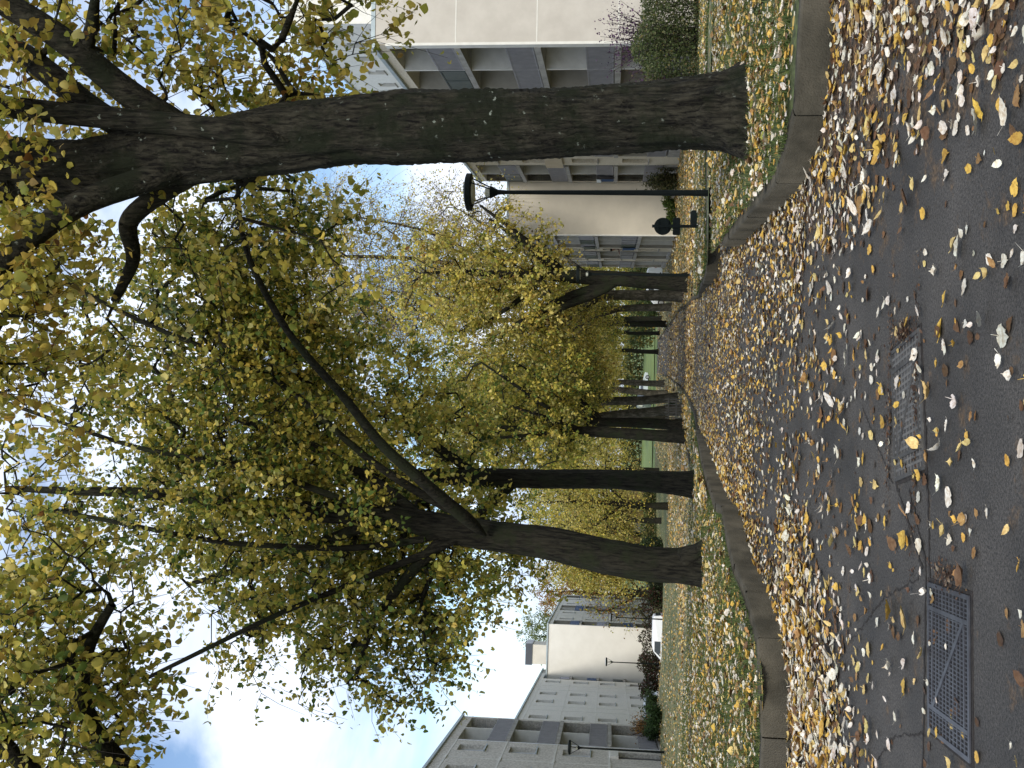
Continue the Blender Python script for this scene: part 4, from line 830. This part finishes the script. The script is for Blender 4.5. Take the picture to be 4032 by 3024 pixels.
# left, middle
t = thing('apartment_building', 'long pale panelled flats second from the left, blue railing in its loggias and red entrance', 'building', (-30.7, 111.7, -3), 'apartment buildings around the park')
mirror_facade(t, (-30.65, 111.4), (.1556, -.9878), 42, 11, -4.6, 8.35, [-3.0, -.3, 2.33, 5.05],
       [(0, .5, 'blank', {}), (.5, 7.7, 'log', {'n': 2}), (7.7, 13.0, 'win', {'w': [(9.2, 10.7)], 'l': 1, 'door': (9.2, 10.7), 'dm': 'reddoor'}), (13.0, 16.0, 'blank', {}), (16.0, 26.0, 'win', {'w': [(17.6, 19.2), (22.6, 24.2)]}), (26, 28.2, 'blank', {}), (28.2, 42, 'win', {'w': [(31.0, 32.6), (36, 37.6)]})],
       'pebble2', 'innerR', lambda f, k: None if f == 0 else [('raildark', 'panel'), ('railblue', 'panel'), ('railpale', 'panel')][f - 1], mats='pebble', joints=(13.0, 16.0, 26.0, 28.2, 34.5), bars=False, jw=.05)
# left, farthest with blank gable
t = thing('apartment_building', 'far flats with a wide blank cream gable behind the lamps and white van', 'building', (-24.5, 106, -4), 'apartment buildings around the park')
mirror_facade(t, (-24.5 - .12 * 38, 106 + .9928 * 38), (.12, -.9928), 38, 13.5, -5.0, 7.65, [-4.0, -1.28, 1.49, 4.25],
       [(0, 1.0, 'blank', {}), (1.0, 4.4, 'log', {'n': 1}), (4.4, 16.2, 'win', {'w': [(6.2, 7.6), (12.8, 14.2)], 'l': 1, 'r': 1}), (16.2, 22.4, 'log', {'n': 2}), (22.4, 34.1, 'win', {'w': [(24.4, 25.8), (31.3, 32.7)], 'l': 1, 'r': 1}), (34.1, 37.55, 'log', {'n': 1}), (37.55, 38, 'blank', {})],
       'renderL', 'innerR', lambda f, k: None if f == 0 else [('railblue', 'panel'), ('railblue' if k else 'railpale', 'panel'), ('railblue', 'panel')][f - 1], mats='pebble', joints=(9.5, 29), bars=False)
ch = MB((-24.5, 106), (-.12, .9928)); ch.box(3, 6, 4.5 - 9, 6.5 - 9, 7.65, 9.3); ch.build('roof_housing', M['render2'], t); c2 = MB((-24.5, 106), (-.12, .9928)); c2.box(2.9, 6.1, 4.4 - 9, 6.6 - 9, 9.301, 10.0); c2.build('roof_vent', M['door'], t)
# right, nearest
t = thing('apartment_building', 'beige rendered flats at the right edge with slatted loggias beside a plain gable', 'building', (11.4, 34.5, -1), 'apartment buildings around the park')
Lr = 28.6
MBm = mirror_facade(t, (11.4, 34.5), (.0347, .9994), Lr, 14, -2.4, 9.95, [-1.1, 1.62, 4.33, 7.06],
       [(0, .22, 'blank', {}), (.22, 6.1, 'log', {'n': 2}), (6.1, 14.4, 'win', {'w': [(7.4, 8.6), (12.0, 13.2)], 'l': 1, 'r': 1}), (14.4, 20.2, 'log', {'n': 2}), (20.2, 23.0, 'win', {'w': [(21.0, 22.2)], 'l': 1, 'r': 1}), (23.0, 28.35, 'log', {'n': 2}), (28.35, 28.6, 'blank', {})],
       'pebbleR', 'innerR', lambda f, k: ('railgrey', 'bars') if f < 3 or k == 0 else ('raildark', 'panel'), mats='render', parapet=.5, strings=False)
m = MBm((11.4, 34.5), (.0347, .9994)); m.box(-.10, -.004, -14.0, -.02, -2.4, 9.80)
m.build('gable_wall', M['render'], t)
m = MBm((11.4, 34.5), (.0347, .9994)); m.box(-.13, .22, -.02, .07, -2.4, 9.45)
for z in (1.62, 4.33, 7.06): m.box(-.106, -.10, -14, -.03, z - .018, z + .018)
m.build('trim', M['white'], t)
# right, second: gable steps forward
t2 = thing('apartment_building', 'warm beige flats behind the path lamp, blank gable and washing on the balconies', 'building', (9.25, 64, -2), 'apartment buildings around the park')
mirror_facade(t2, (9.22, 63.4), (.0407, .9992), 26.5, 3.6, -3.2, 8.25, [-2.45, .05, 2.74, 5.43],
       [(0, .25, 'blank', {}), (.25, 8.4, 'log', {'n': 3}), (8.4, 11.3, 'win', {'w': [(9.2, 10.6)], 'l': 1, 'r': 1}), (11.3, 17.5, 'log', {'n': 2}), (17.5, 20.2, 'win', {'w': [(18.2, 19.5)], 'l': 1, 'r': 1}), (20.2, 26.2, 'log', {'n': 2}), (26.2, 26.5, 'blank', {})],
       'pebbleR', 'innerR', lambda f, k: None if f == 0 else (('railgrey', 'bars') if (f + k) % 3 else ('raildark', 'panel')), mats='render', parapet=.5, strings=False, bars=False)
m = MBm((9.22, 63.4), (.0407, .9992)); m.box(-.08, -.004, -3.6, -.02, -3.2, 8.1); m.build('gable_wall', M['render2'], t2)
m = MBm((9.22, 63.4), (.0407, .9992)); m.box(-.1, .2, -.02, .06, -3.2, 7.74); m.build('trim', M['white'], t2)
# tall pale block behind the right flats
t = thing('apartment_building', 'tall white block rising behind the roof at the upper right edge', 'building', (25, 72, 0), 'apartment buildings around the park')
MBm_ = mirror_facade(t, (23.2, 66), (.05, .998), 24, 12, -2, 23.3, [-1.1, 1.7, 4.5, 7.3, 10.1, 12.9, 15.7, 18.5], [(0, 24, 'win', {'w': [(1.2, 2.4), (4.5, 5.7), (8, 9.2), (12, 13.2), (16, 17.2), (20, 21.2)]})], 'white', 'inner', lambda f, k: None, strings=False, mats='render')
# far house glimpsed under the trees
t = thing('house', 'far beige house with two doorways glimpsed between the straight and the leaning trunk', 'house', (-16, 122, -4))
facade(t, (-20.5, 122), (1, -.05), 8, 8, -5, 1.2, [-3.7, -1.0], [(0, 8, 'win', {'w': [(1, 2.2), (3.4, 4.6), (6, 7.2)]})], 'ochre', 'inner', lambda f, k: None, mats='render', strings=False)
#@THINGS
# ------------------------------------------------------------------ lamps
def lamp(label, x, y, h=4.45, top=False):
    z = g1(x, y) + (float(kerbh(y)) - .012 if classify(np.array([x]), np.array([y]))[0] else 0)
    t = thing('street_lamp', label, 'street lamp', (x, y, z), 'green park lamps'); W = lambda: MB((x, y), (1, 0), z)
    p = W(); hp = h - .62
    p.tube([(0, 0, -.1), (0, 0, .42), (0, 0, .44), (0, 0, hp * .98)], [.055, .055, .052, .034], 14); p.build('pole', M['lampgreen'], t, smooth=False)
    f = W(); f.tube([(0, 0, hp * .97), (0, 0, hp + .03), (0, 0, hp + .16), (0, 0, hp + .17)], [.036, .045, .11, .11], 16); f.build('socket', M['lampgreen'], t)
    c = W(); c.tube([(0, 0, hp + .171), (0, 0, hp + .25)], [.085, .085], 14); c.build('bulb_housing', M['lampglass'], t)
    a = W()
    for k in range(4):
        an = math.pi / 4 + k * math.pi / 2 + .35; a.tube([(math.cos(an) * .07, math.sin(an) * .07, hp + .12), (math.cos(an) * .29, math.sin(an) * .29, h - .12)], .0125, 6)
    a.build('arms', M['lampgreen'], t)
    s = W(); s.tube([(0, 0, h - .14), (0, 0, h - .125), (0, 0, h - .045), (0, 0, h - .03)], [.24, .325, .325, .29], 32)
    s.build('lamp_head', M['lampgreen'], t)
    s = W(); s.tube([(0, 0, h - .029), (0, 0, h)], [.28, .16], 32); s.build('head_cap', M['lamptop'] if top else M['lampgreen'], t)
    s = W(); s.tube([(0, 0, h - .165), (0, 0, h - .141)], [.2, .22], 24); s.build('diffuser', M['lampglass'], t)
lamp('tall dark green lamp on the lawn just left of the thick right trunk', 3.33, 17.9, 4.42)
lamp('dark lamp standing right in front of the forked trunk', 4.15, 38.6, 4.25)
lamp('dark lamp in front of the nearest left flats and their door', -16.75, 48, 4.45)
lamp('pale capped lamp before the blank cream gable and white van', -21.2, 80, 4.35, True)
lamp('pale capped lamp before the blue railed facade of the far flats', -18.2, 82, 4.1, True)
lamp('faint thin lamp among the dark shrubs beside the leaning lime', -21.2, 106, 5.2)
# ------------------------------------------------------------------ round sign seen from behind
def sign():
    x, y = 3.9, 25.3; z = g1(x, y) + float(kerbh(y)) - .02; t = thing('road_sign', 'round road sign and small plate seen from behind on a dark post', 'road sign', (x, y, z)); W = lambda: MB((x, y), (1, 0), z)
    p = W(); p.box(-.035, .035, -.02, .02, -.1, 1.18); p.build('post', M['signback'], t, bevel=.004)
    d_ = W(); d_.prism([(.21 * math.cos(a), .92 + .21 * math.sin(a)) for a in np.linspace(0, 6.283, 41)[:-1]], 1, -.045, -.022); d_.build('disc', M['signback'], t)
    r = W()
    for zz in (.8, 1.03): r.box(-.15, .15, .021, .035, zz - .012, zz + .012)
    r.build('bracket', M['signback'], t)
    q = W(); q.prism([(-.21, .53), (-.21, .65), (-.19, .68), (.19, .68), (.21, .65), (.21, .53), (.19, .5), (-.19, .5)], 1, -.045, -.022); q.build('plate', M['signback'], t)
    s = W(); s.box(-.14, -.10, -.0475, -.046, .88, .93); s.box(.06, .13, -.0475, -.046, .88, .95) ; s.box(-.13, -.08, -.0475, -.046, .55, .59); s.build('sticker', M['sticker'], t)
sign()
b = MB((4.6, 28.4), (1, 0), g1(4.6, 28.4)); b.prism([(-.2, 0), (.2, 0), (.2, .28), (.16, .34), (-.16, .34), (-.2, .28)], 1, -.12, .12); o = b.build('marker_post', M['signback'], bevel=.01); tag(o, 'small dark box low on the verge just right of the round sign', 'marker post')
# slatted posts at the foot of the left trees
t = thing('slat_fence', 'low fence of upright grey slats at the foot of the left trees', 'fence', (-1.4, 49, -1.7)); f = MB((-2.35, 49.2), (1, .25), g1(-1.4, 49) + .05)
for k in range(15): f.box(k * .13, k * .13 + .05, -.02, .02, 0, .85 + .03 * math.sin(k * 2.3))
f.build('slat', M['timber'], t); f = MB((-2.35, 49.2), (1, .25), g1(-1.4, 49) + .05); f.box(-.02, 1.9, .021, .05, .3, .36); f.box(-.02, 1.9, .021, .05, .66, .72); f.build('rail', M['timber'], t)
# ------------------------------------------------------------------ shrubs and hedges
def shrub(name, label, x, y, rx, ry, h, n, ls, pal, seed, cat='shrub', group=None, stems=26, up=.6, z=None, box=False, fine=False):
    g = np.random.default_rng(seed); z = g1(x, y) if z is None else z; t = thing(name, label, cat, (x, y, z), group)
    ch = []; E = []
    for k in range(stems):
        a0 = np.array([g.uniform(-1, 1) * rx * (.8 if box else .25), g.uniform(-1, 1) * ry * (.8 if box else .25), -.05]); v = g.normal(0, .5, 3); v[2] = abs(v[2]) + up
        if box: e = np.array([np.clip(a0[0] + g.normal(0, .3) * ry, -rx, rx), g.uniform(-1, 1) * ry, g.uniform(.4, 1) * h])
        else:
            v /= np.linalg.norm(v); sc_ = g.uniform(.6, 1.0); e = np.array([v[0] * rx * 1.25, v[1] * ry * 1.25, v[2] * h]) * sc_
        m_ = (a0 + e) / 2 + np.array([0, 0, .12 * h]); ch.append((np.array([a0, m_, e]), np.array([.016, .011, .005]) * max(1, y / 30))); E.append((a0, m_, e))
    V, Q = tubes_np(ch, 4); link('stems', mesh_np('stems', V, Q=Q), M['twig'], t)
    if box:
        P = np.c_[g.uniform(-1, 1, n) * rx, g.uniform(-1, 1, n) * ry, g.uniform(.02, 1, n) ** .8 * h * (1 + 0)]
        P[:, 2] *= 1 + .09 * np.sin(P[:, 0] * 2.3 + seed) + .06 * np.sin(P[:, 0] * 5.1)
        P[:, 1] *= np.where(P[:, 2] > .85 * h, .75, 1) * (1 + .12 * np.sin(P[:, 0] * 3.3)); P += g.normal(0, .04, P.shape)
    else:
        E = np.array(E); i = g.integers(0, len(E), n); s = g.uniform(.25, 1.05, n)[:, None]; P = E[i, 0] * (1 - s) ** 2 + 2 * E[i, 1] * s * (1 - s) + E[i, 2] * s * s + g.normal(0, 1, (n, 3)) * np.array([rx, ry, h]) * (.05 if fine else .13)
        P[:, 2] = np.clip(P[:, 2], .03, None)
    Rm = rand_rot(n, .9, .5, g); link('foliage', leaves_mesh('foliage', P, Rm, ls * g.uniform(.6, 1.2, n), palette(pal, n, g, .25), 1, g.normal(.2, .3, n), g), M['leaf'], t)
    return t
HG = [(.45, (.06, .085, .03)), (.3, (.10, .125, .045)), (.2, (.17, .18, .09)), (.05, (.2, .17, .07))]
shrub('hedge', 'dense dark green hedge in front of the right edge flats', 12.1, 30.6, 3.0, .9, 1.75, 26000, .075, HG, 201, 'hedge', box=True, stems=60)
shrub('berry_bush', 'loose bush with purple berries rising behind the hedge', 10.6, 32.0, 1.9, 1.0, 3.2, 2600, .07, [(.7, (.10, .045, .11)), (.3, (.05, .03, .06))], 202, stems=70, fine=True, up=.9)
shrub('berry_bush', 'purplish berry bush against the loggias behind the thick trunk', 9.6, 32.6, .9, .8, 2.4, 1500, .07, [(.6, (.10, .045, .10)), (.4, (.14, .11, .05))], 203, stems=50, fine=True, up=.8)
shrub('shrub', 'bushy variegated shrub against the flats right of the path lamp', 11.5, 58.2, .95, .9, 1.9, 3600, .12, [(.5, (.07, .08, .03)), (.3, (.16, .14, .07)), (.2, (.03, .04, .02))], 204, stems=40)
for k, (xx, yy) in enumerate(((11.7, 62.2), (10.9, 62.3), (10.1, 62.4))):
    shrub('fern', ['feathery green fern at the foot of the warm gable, right one', 'feathery green fern at the middle of the warm gable', 'feathery green fern at the left foot of the warm gable'][k], xx, yy, .65, .5, 1.1 - .2 * k, 1500, .12, [(.6, (.06, .11, .025)), (.4, (.14, .17, .04))], 205 + k, 'fern', 'ferns along the gable', stems=40, up=.5, fine=True, z=g1(xx, yy) + .05)
DR = [(.45, (.035, .03, .018)), (.3, (.075, .03, .022)), (.25, (.045, .06, .02))]
lh = [('dark reddish hedge behind the white van', -23.2, 100, 4.0, 1.3, 2.7, DR), ('dark reddish hedge between the silver car and the gable', -26.0, 94, 1.9, 1.2, 2.6, DR), ('dark green hedge before the blue railed far flats', -19.2, 101, 1.8, 1.2, 2.1, [(.7, (.03, .045, .02)), (.3, (.05, .07, .03))]), ('dark green hedge patch beside the leaning lime', -16.2, 99, 1.9, 1.2, 2.6, [(.7, (.03, .05, .02)), (.3, (.06, .08, .03))])]
for k, (lb, xx, yy, rx, ry, h, pal) in enumerate(lh): shrub('hedge', lb, xx, yy, rx, ry, h, 4200, .19, pal, 211 + k, 'hedge', 'hedges by the parking area', box=True, stems=24)
shrub('shrub', 'wispy orange shrub at the corner of the nearest left flats', -19.0, 63.2 - 5.0, 1.1, .9, 1.9, 1500, .10, [(.7, (.36, .2, .07)), (.3, (.25, .17, .06))], 221, stems=46, fine=True)
shrub('conifer_shrub', 'low spreading dark conifer left of the orange shrub', -17.5, 55.5, .9, .9, .9, 2600, .11, [(.6, (.03, .06, .02)), (.4, (.05, .09, .03))], 222, stems=30)
shrub('conifer_shrub', 'grey green conifer shrub beside the silver car', -20.6, 68, 1.2, 1.0, 1.3, 2800, .13, [(.6, (.05, .08, .03)), (.4, (.07, .1, .04))], 223, stems=30)
shrub('conifer_shrub', 'dark conifer shrub under the orange shrub', -18.6, 57.0, .9, .8, 1.0, 2400, .11, [(.6, (.028, .055, .02)), (.4, (.05, .08, .03))], 224, stems=30)
shrub('shrub', 'small green bush at the foot of the pale left trunk', -.75, 60, .45, .4, .7, 900, .12, [(.7, (.03, .075, .03)), (.3, (.06, .1, .04))], 225, stems=20)
shrub('shrub', 'low green shrubs under the mossy right trunks', 8.5, 96 + 10, 2.5, 1.5, 2.0, 2600, .24, [(.6, (.06, .1, .03)), (.4, (.12, .13, .04))], 226, stems=20)
shrub('hedge', 'dark hedge line behind the bright lawn', 4, 214, 26, 2.0, 4.5, 12000, .5, [(.5, (.05, .07, .025)), (.3, (.12, .12, .04)), (.2, (.2, .15, .04))], 227, 'hedge', box=True, stems=30)
shrub('hedge', 'green hedge crossing behind the far right trunks', 14, 128, 9, 1.6, 3.0, 7000, .32, [(.5, (.06, .09, .03)), (.3, (.12, .14, .04)), (.2, (.25, .2, .05))], 228, 'hedge', box=True, stems=30)
shrub('hedge', 'low green hedge before the far beige house', -14.5, 112, 5.5, 1.3, 1.6, 4200, .24, [(.6, (.08, .11, .03)), (.4, (.16, .15, .05))], 229, 'hedge', box=True, stems=20)
# ------------------------------------------------------------------ vehicles
def car(label, x, y, yaw, paint, kind='van', z=None, L_=4.3, Hh=1.8, Wd=1.75, cat='car', name='parked_car'):
    z = g1(x, y) if z is None else z; t = thing(name, label, cat, (x, y, z)); d = (math.cos(yaw), math.sin(yaw)); W = lambda: MB((x, y), d, z)
    l = L_ / 2; w = Wd / 2
    if kind == 'van': prof = [(-l, .35), (-l, Hh * .62), (-l + .08, Hh * .93), (-l + .35, Hh), (l * .2, Hh), (l * .38, Hh * .94), (l * .66, Hh * .62), (l * .93, Hh * .52), (l, Hh * .4), (l, .3), (l * .86, .24), (-l * .9, .26)]
    else: prof = [(-l, .4), (-l * .97, Hh * .55), (-l * .85, Hh * .66), (-l * .55, Hh * .97), (-l * .1, Hh), (l * .12, Hh * .93), (l * .42, Hh * .64), (l * .92, Hh * .52), (l, Hh * .38), (l * .98, .28), (l * .86, .22), (-l * .9, .24)]
    # body: cross-sections that narrow towards the roof
    n = len(prof); vs = []; fs = []
    for sgn in (-1, 1):
        for lay in (0, 1):
            for (a, zz) in prof:
                k = max(0, (zz - Hh * .55) / (Hh * .45)); ww = w * (1 - .18 * k ** 1.2) - (.05 if lay else 0) * 1
                vs.append((a * (1 - .012 * lay), sgn * (ww if not lay else ww * .995 + .0), zz if not lay else zz))
    A, Bv = 0, 2 * n
    fs.append(tuple(range(A, A + n))[::-1]); fs.append(tuple(range(Bv, Bv + n)))
    for i in range(n): j = (i + 1) % n; fs.append((A + i, A + j, Bv + j, Bv + i))
    b = W(); b.add(vs, fs); bo = b.build('body', M[paint], t, bevel=.05)
    # glazing
    def k_w(zz): return w * (1 - .18 * max(0, (zz - Hh * .55) / (Hh * .45)) ** 1.2) + .012
    z0_, z1_ = Hh * .62, Hh * .9
    a0, a1, b0, b1 = (-.02 * l, l * .56, -.02 * l, l * .36) if kind == 'van' else (-l * .72, l * .36, -l * .5, l * .1)
    for sgn in (-1, 1):
        q = W(); q.add([(a0, sgn * k_w(z0_), z0_), (a1, sgn * k_w(z0_), z0_), (b1, sgn * k_w(z1_), z1_), (b0, sgn * k_w(z1_), z1_)] + [(a0, sgn * (k_w(z0_) - .03), z0_), (a1, sgn * (k_w(z0_) - .03), z0_), (b1, sgn * (k_w(z1_) - .03), z1_), (b0, sgn * (k_w(z1_) - .03), z1_)], [(0, 1, 2, 3), (7, 6, 5, 4), (0, 4, 5, 1), (1, 5, 6, 2), (2, 6, 7, 3), (3, 7, 4, 0)]); q.build('side_window', M['glass'], t)
    if kind == 'van': p, r = (l * .67, Hh * .635), (l * .4, Hh * .925)
    else: p, r = (l * .42, Hh * .665), (l * .14, Hh * .925)
    q = W(); q.add([(p[0] + .03, -w * .82, p[1]), (p[0] + .03, w * .82, p[1]), (r[0] + .03, w * .74, r[1]), (r[0] + .03, -w * .74, r[1]), (p[0] - .05, -w * .82, p[1] - .02), (p[0] - .05, w * .82, p[1] - .02), (r[0] - .05, w * .74, r[1] - .02), (r[0] - .05, -w * .74, r[1] - .02)], [(0, 1, 2, 3), (7, 6, 5, 4), (0, 4, 5, 1), (1, 5, 6, 2), (2, 6, 7, 3), (3, 7, 4, 0)]); q.build('windscreen', M['glass'], t)
    q = W(); q.box(-l - .012, -l + .05 if kind != 'van' else -l + .04, -w * .7, w * .7, Hh * .62, Hh * .86) if kind == 'van' else q.box(-l * .8, -l * .72, -w * .7, w * .7, Hh * .68, Hh * .88); q.build('rear_window', M['glass'], t)
    for sgn in (-1, 1):
        q = W(); q.box(l * .93, l + .01, sgn * w * .85 - .14, sgn * w * .85 + .1, Hh * .38, Hh * .47); q.build('headlight', M['headlight'], t)
        q = W(); q.box(-l - .015, -l + .06, sgn * w * .88 - .07, sgn * w * .88 + .07, Hh * .42, Hh * .6); q.build('taillight', M['taillight'], t)
        q = W(); q.box(l * .42, l * .46, sgn * (w + .02), sgn * (w + .16), Hh * .58, Hh * .66); q.build('mirror', M[paint], t)
        for a in (-l * .62, l * .62):
            q = W(); q.tube([(a, sgn * (w - .16), .32), (a, sgn * (w - .14), .32), (a, sgn * (w + .02), .32), (a, sgn * (w + .03), .32)], [.29, .32, .32, .29], 24); wo = q.build('wheel', M['tyre'], t)
            q = W(); q.tube([(a, sgn * (w + .031), .32), (a, sgn * (w + .036), .32)], [.2, .19], 16); q.build('rim', M['rim'], wo)
    return t
car('white panel van parked before the cream gable behind the lawn', -22.4, 92.5, math.pi + .05, 'carwhite', 'van', L_=4.6, Hh=1.85, cat='van', name='parked_van')
car('silver hatchback seen from the front beside the conifer shrubs at the left', -22.3, 72.5, -1.15, 'carsilver', 'hatch', L_=4.1, Hh=1.5)
car('white people carrier half hidden behind the mossy right trunks', 9.0, 96, math.pi - .1, 'carwhite', 'van', L_=4.0, Hh=1.65)
car('tiny silver car far behind the lawn beside the farthest left trunk', .0, 155, .3, 'carsilver', 'hatch', L_=4.0, Hh=1.5, z=-4.0)
car('tiny dark teal van between the two palest trunks', -2.0, 150, -1.4, 'cardark', 'van', L_=4.6, Hh=2.2, cat='van', name='parked_van', z=-4.3)
# ------------------------------------------------------------------ things on and under the balconies of the right flats
def R1p(s, t_, z): return (11.4 + .0347 * s - .9994 * t_, 34.5 + .9994 * s + .0347 * t_, z)
def R2p(s, t_, z): return (9.22 + .0407 * s - .9992 * t_, 63.4 + .9992 * s + .0407 * t_, z)
p = R1p(27.2, -.2, 8.2); t = thing('satellite_dish', 'white satellite dish on the top balcony left of the lamp head', 'satellite dish', (p[0], p[1], 8.2))
m = MB((p[0], p[1]), (0, 1), 8.35); m.tube([(0, .0, .0), (0, .06, 0), (0, .1, 0)], [.12, .36, .40], 20); m.build('dish', M['plastic'], t); m = MB((p[0], p[1]), (0, 1), 8.35); m.tube([(0, 0, 0), (0, -.1, -.25), (0, -.1, -.9)], .02, 6); m.build('arm', M['zinc'], t)
def cloth(name, label, c0, s0, s1, z0, z1, fn, mt, seed):
    g = np.random.default_rng(seed); n, k = 14, 10; V = []
    for th in (0, .012):
        for j in range(k):
            for i in range(n):
                u, v = i / (n - 1), j / (k - 1); V.append(fn(s0 + (s1 - s0) * (u + .03 * math.sin(9 * v + seed)), .10 + th + .03 * math.sin(u * 14 + seed) * v, z1 - (z1 - z0) * v * (1 - .08 * math.sin(u * 5 + seed))))
    F_ = [(b + j * n + i, b + j * n + i + 1, b + j * n + n + i + 1, b + j * n + n + i) for b in (0, n * k) for j in range(k - 1) for i in range(n - 1)]
    me = bpy.data.meshes.new(name); me.from_pydata(V, [], F_); o = link(name, me, mt); tag(o, label, 'laundry', 'washing hung on the balconies'); return o
cloth('hanging_towel', 'white towel over the balcony rail left of the lamp pole', 0, 27.0, 28.2, 1.9 + .6, 2.75, R1p, M['clothwhite'], 1)
cloth('hanging_trousers', 'black trousers hanging below the white towel', 0, 25.9, 27.0, 1.75, 2.72, R1p, M['clothblack'], 2)
cloth('hanging_blanket', 'dark blue blanket on the same balcony rail as the towel', 0, 27.0, 28.2, 1.72, 2.45, lambda s, t_, z: R1p(s, t_ - .05, z), M['jeans'], 3)
cloth('hanging_jeans', 'blue jeans hung beside the person on the far balcony', 0, 7.6, 9.4, .2, 1.05, R2p, M['jeans'], 4)
cloth('hanging_sheet', 'greenish sheet on the balcony above the person', 0, 7.0, 8.6, 2.85, 3.7, R2p, M['raildark'], 5)
pt = MB((R1p(21.6, .12, 0)[0], R1p(21.6, .12, 0)[1]), (0, 1), 4.5); pt.box(-1.2, 1.2, -.02, .02, 0, .95); o = pt.build('bamboo_screen', M['bamboo']); tag(o, 'straw coloured bamboo screen fixed on a second floor balcony front', 'screen')
def person():
    x, y, z = R2p(10.6, -.35, .16); t = thing('person', 'person in a brown top leaning on a balcony rail of the far right flats', 'person', (x, y, z))
    # skeleton: leaning forward towards the rail (-X side), one joint per vertex
    J = {'pel': (0, 0, .92), 'ab': (-.06, 0, 1.1), 'ch': (-.16, 0, 1.32), 'nk': (-.25, 0, 1.47), 'hd': (-.31, 0, 1.56), 'ht': (-.36, 0, 1.68),
         'hl': (0, .09, .86), 'kl': (.02, .1, .48), 'fl': (.04, .1, .08), 'tl': (-.1, .1, .04), 'hr': (0, -.09, .86), 'kr': (-.03, -.1, .48), 'fr': (.05, -.1, .08), 'tr': (-.09, -.1, .04),
         'sl': (-.19, .17, 1.36), 'el': (-.32, .2, 1.14), 'wl': (-.52, .12, 1.09), 'pl': (-.58, .1, 1.08), 'sr': (-.19, -.17, 1.36), 'er': (-.3, -.21, 1.13), 'wr': (-.5, -.1, 1.09), 'pr': (-.56, -.08, 1.08)}
    Rr = {'pel': .14, 'ab': .125, 'ch': .14, 'nk': .055, 'hd': .085, 'ht': .07, 'hl': .1, 'kl': .065, 'fl': .04, 'tl': .035, 'hr': .1, 'kr': .065, 'fr': .04, 'tr': .035, 'sl': .06, 'el': .045, 'wl': .03, 'pl': .035, 'sr': .06, 'er': .045, 'wr': .03, 'pr': .035}
    Ed = [('pel', 'ab'), ('ab', 'ch'), ('ch', 'nk'), ('nk', 'hd'), ('hd', 'ht'), ('pel', 'hl'), ('hl', 'kl'), ('kl', 'fl'), ('fl', 'tl'), ('pel', 'hr'), ('hr', 'kr'), ('kr', 'fr'), ('fr', 'tr'), ('ch', 'sl'), ('sl', 'el'), ('el', 'wl'), ('wl', 'pl'), ('ch', 'sr'), ('sr', 'er'), ('er', 'wr'), ('wr', 'pr')]
    J = dict(J); Rr = dict(Rr)
    for s_, w_, q_ in (('l', 'pl', 1), ('r', 'pr', -1)):
        b = J[w_]
        for k in range(5):
            if k < 4: o1 = (-.05, (k - 1.5) * .02, -.005); o2 = (-.085 + .006 * abs(k - 1.2), (k - 1.5) * .021, -.035)
            else: o1 = (-.015, -q_ * .035, -.01); o2 = (-.045, -q_ * .05, -.02)
            a1, a2 = 'f%s%d' % (s_, k), 'g%s%d' % (s_, k); J[a1] = tuple(b[i] + o1[i] for i in range(3)); J[a2] = tuple(b[i] + o2[i] for i in range(3)); Rr[a1] = .0095; Rr[a2] = .008; Ed += [(w_, a1), (a1, a2)]
    ks = list(J); me = bpy.data.meshes.new('body'); me.from_pydata([J[k] for k in ks], [(ks.index(a), ks.index(b)) for a, b in Ed], [])
    o = link('body', me, [M['skin'], M['shirt'], M['jeans']], t); o.matrix_parent_inverse = Matrix(); sk = o.modifiers.new('skin', 'SKIN'); sv = me.skin_vertices[0].data
    for i, k in enumerate(ks): sv[i].radius = (Rr[k], Rr[k]); sv[i].use_root = (k == 'pel')
    o.modifiers.new('sub', 'SUBSURF').levels = 1; o.modifiers['sub'].render_levels = 2
    bpy.context.view_layer.update(); dg = bpy.context.evaluated_depsgraph_get(); m2 = bpy.data.meshes.new_from_object(o.evaluated_get(dg)); o.modifiers.clear(); o.data = m2
    for p_ in m2.polygons:
        c = p_.center; p_.material_index = 2 if c.z < .95 else (1 if c.z < 1.44 and c.x > -.46 else 0); p_.use_smooth = True
    def blob(name, c, r, mt, sc=(1, 1, 1)):
        q = MB((0, 0), (1, 0)); pts = []; n = 12
        q.V = [(c[0] + r * sc[0] * math.sin(th) * math.cos(ph), c[1] + r * sc[1] * math.sin(th) * math.sin(ph), c[2] + r * sc[2] * math.cos(th)) for th in np.linspace(.05, 3.09, 9) for ph in np.linspace(0, 6.283, n + 1)[:-1]]
        q.Fc = [(i * n + k, i * n + (k + 1) % n, (i + 1) * n + (k + 1) % n, (i + 1) * n + k) for i in range(8) for k in range(n)]; oo = q.build(name, mt, t, smooth=True); oo.matrix_parent_inverse = Matrix(); return oo
    blob('hair', (-.31, 0, 1.665), .105, M['hair'], (1, .95, .8))
person()
p = R2p(21, 1.6, 0); t = thing('parasol', 'folded dark blue parasol by the ground floor of the far right flats', 'parasol', (p[0], p[1], g1(p[0], p[1])))
m = MB((p[0], p[1]), (1, 0), g1(p[0], p[1])); m.tube([(0, 0, 0), (0, 0, 2.6)], .025, 6); m.build('pole', M['zinc'], t); m = MB((p[0], p[1]), (1, 0), g1(p[0], p[1])); m.tube([(0, 0, 1.0), (0, 0, 1.3), (0, 0, 2.55)], [.5, .45, .05], 10); m.build('canopy', M['parasol'], t)
p = R2p(19, 1.4, 0); m = MB((p[0], p[1]), (1, 0), g1(p[0], p[1])); m.box(-.5, .5, -.35, .35, .62, .68)
for a in (-.42, .42):
    for b in (-.28, .28): m.tube([(a, b, 0), (a, b, .62)], .025, 6)
o = m.build('garden_table', M['plastic']); tag(o, 'white plastic garden table by the far right flats', 'table')
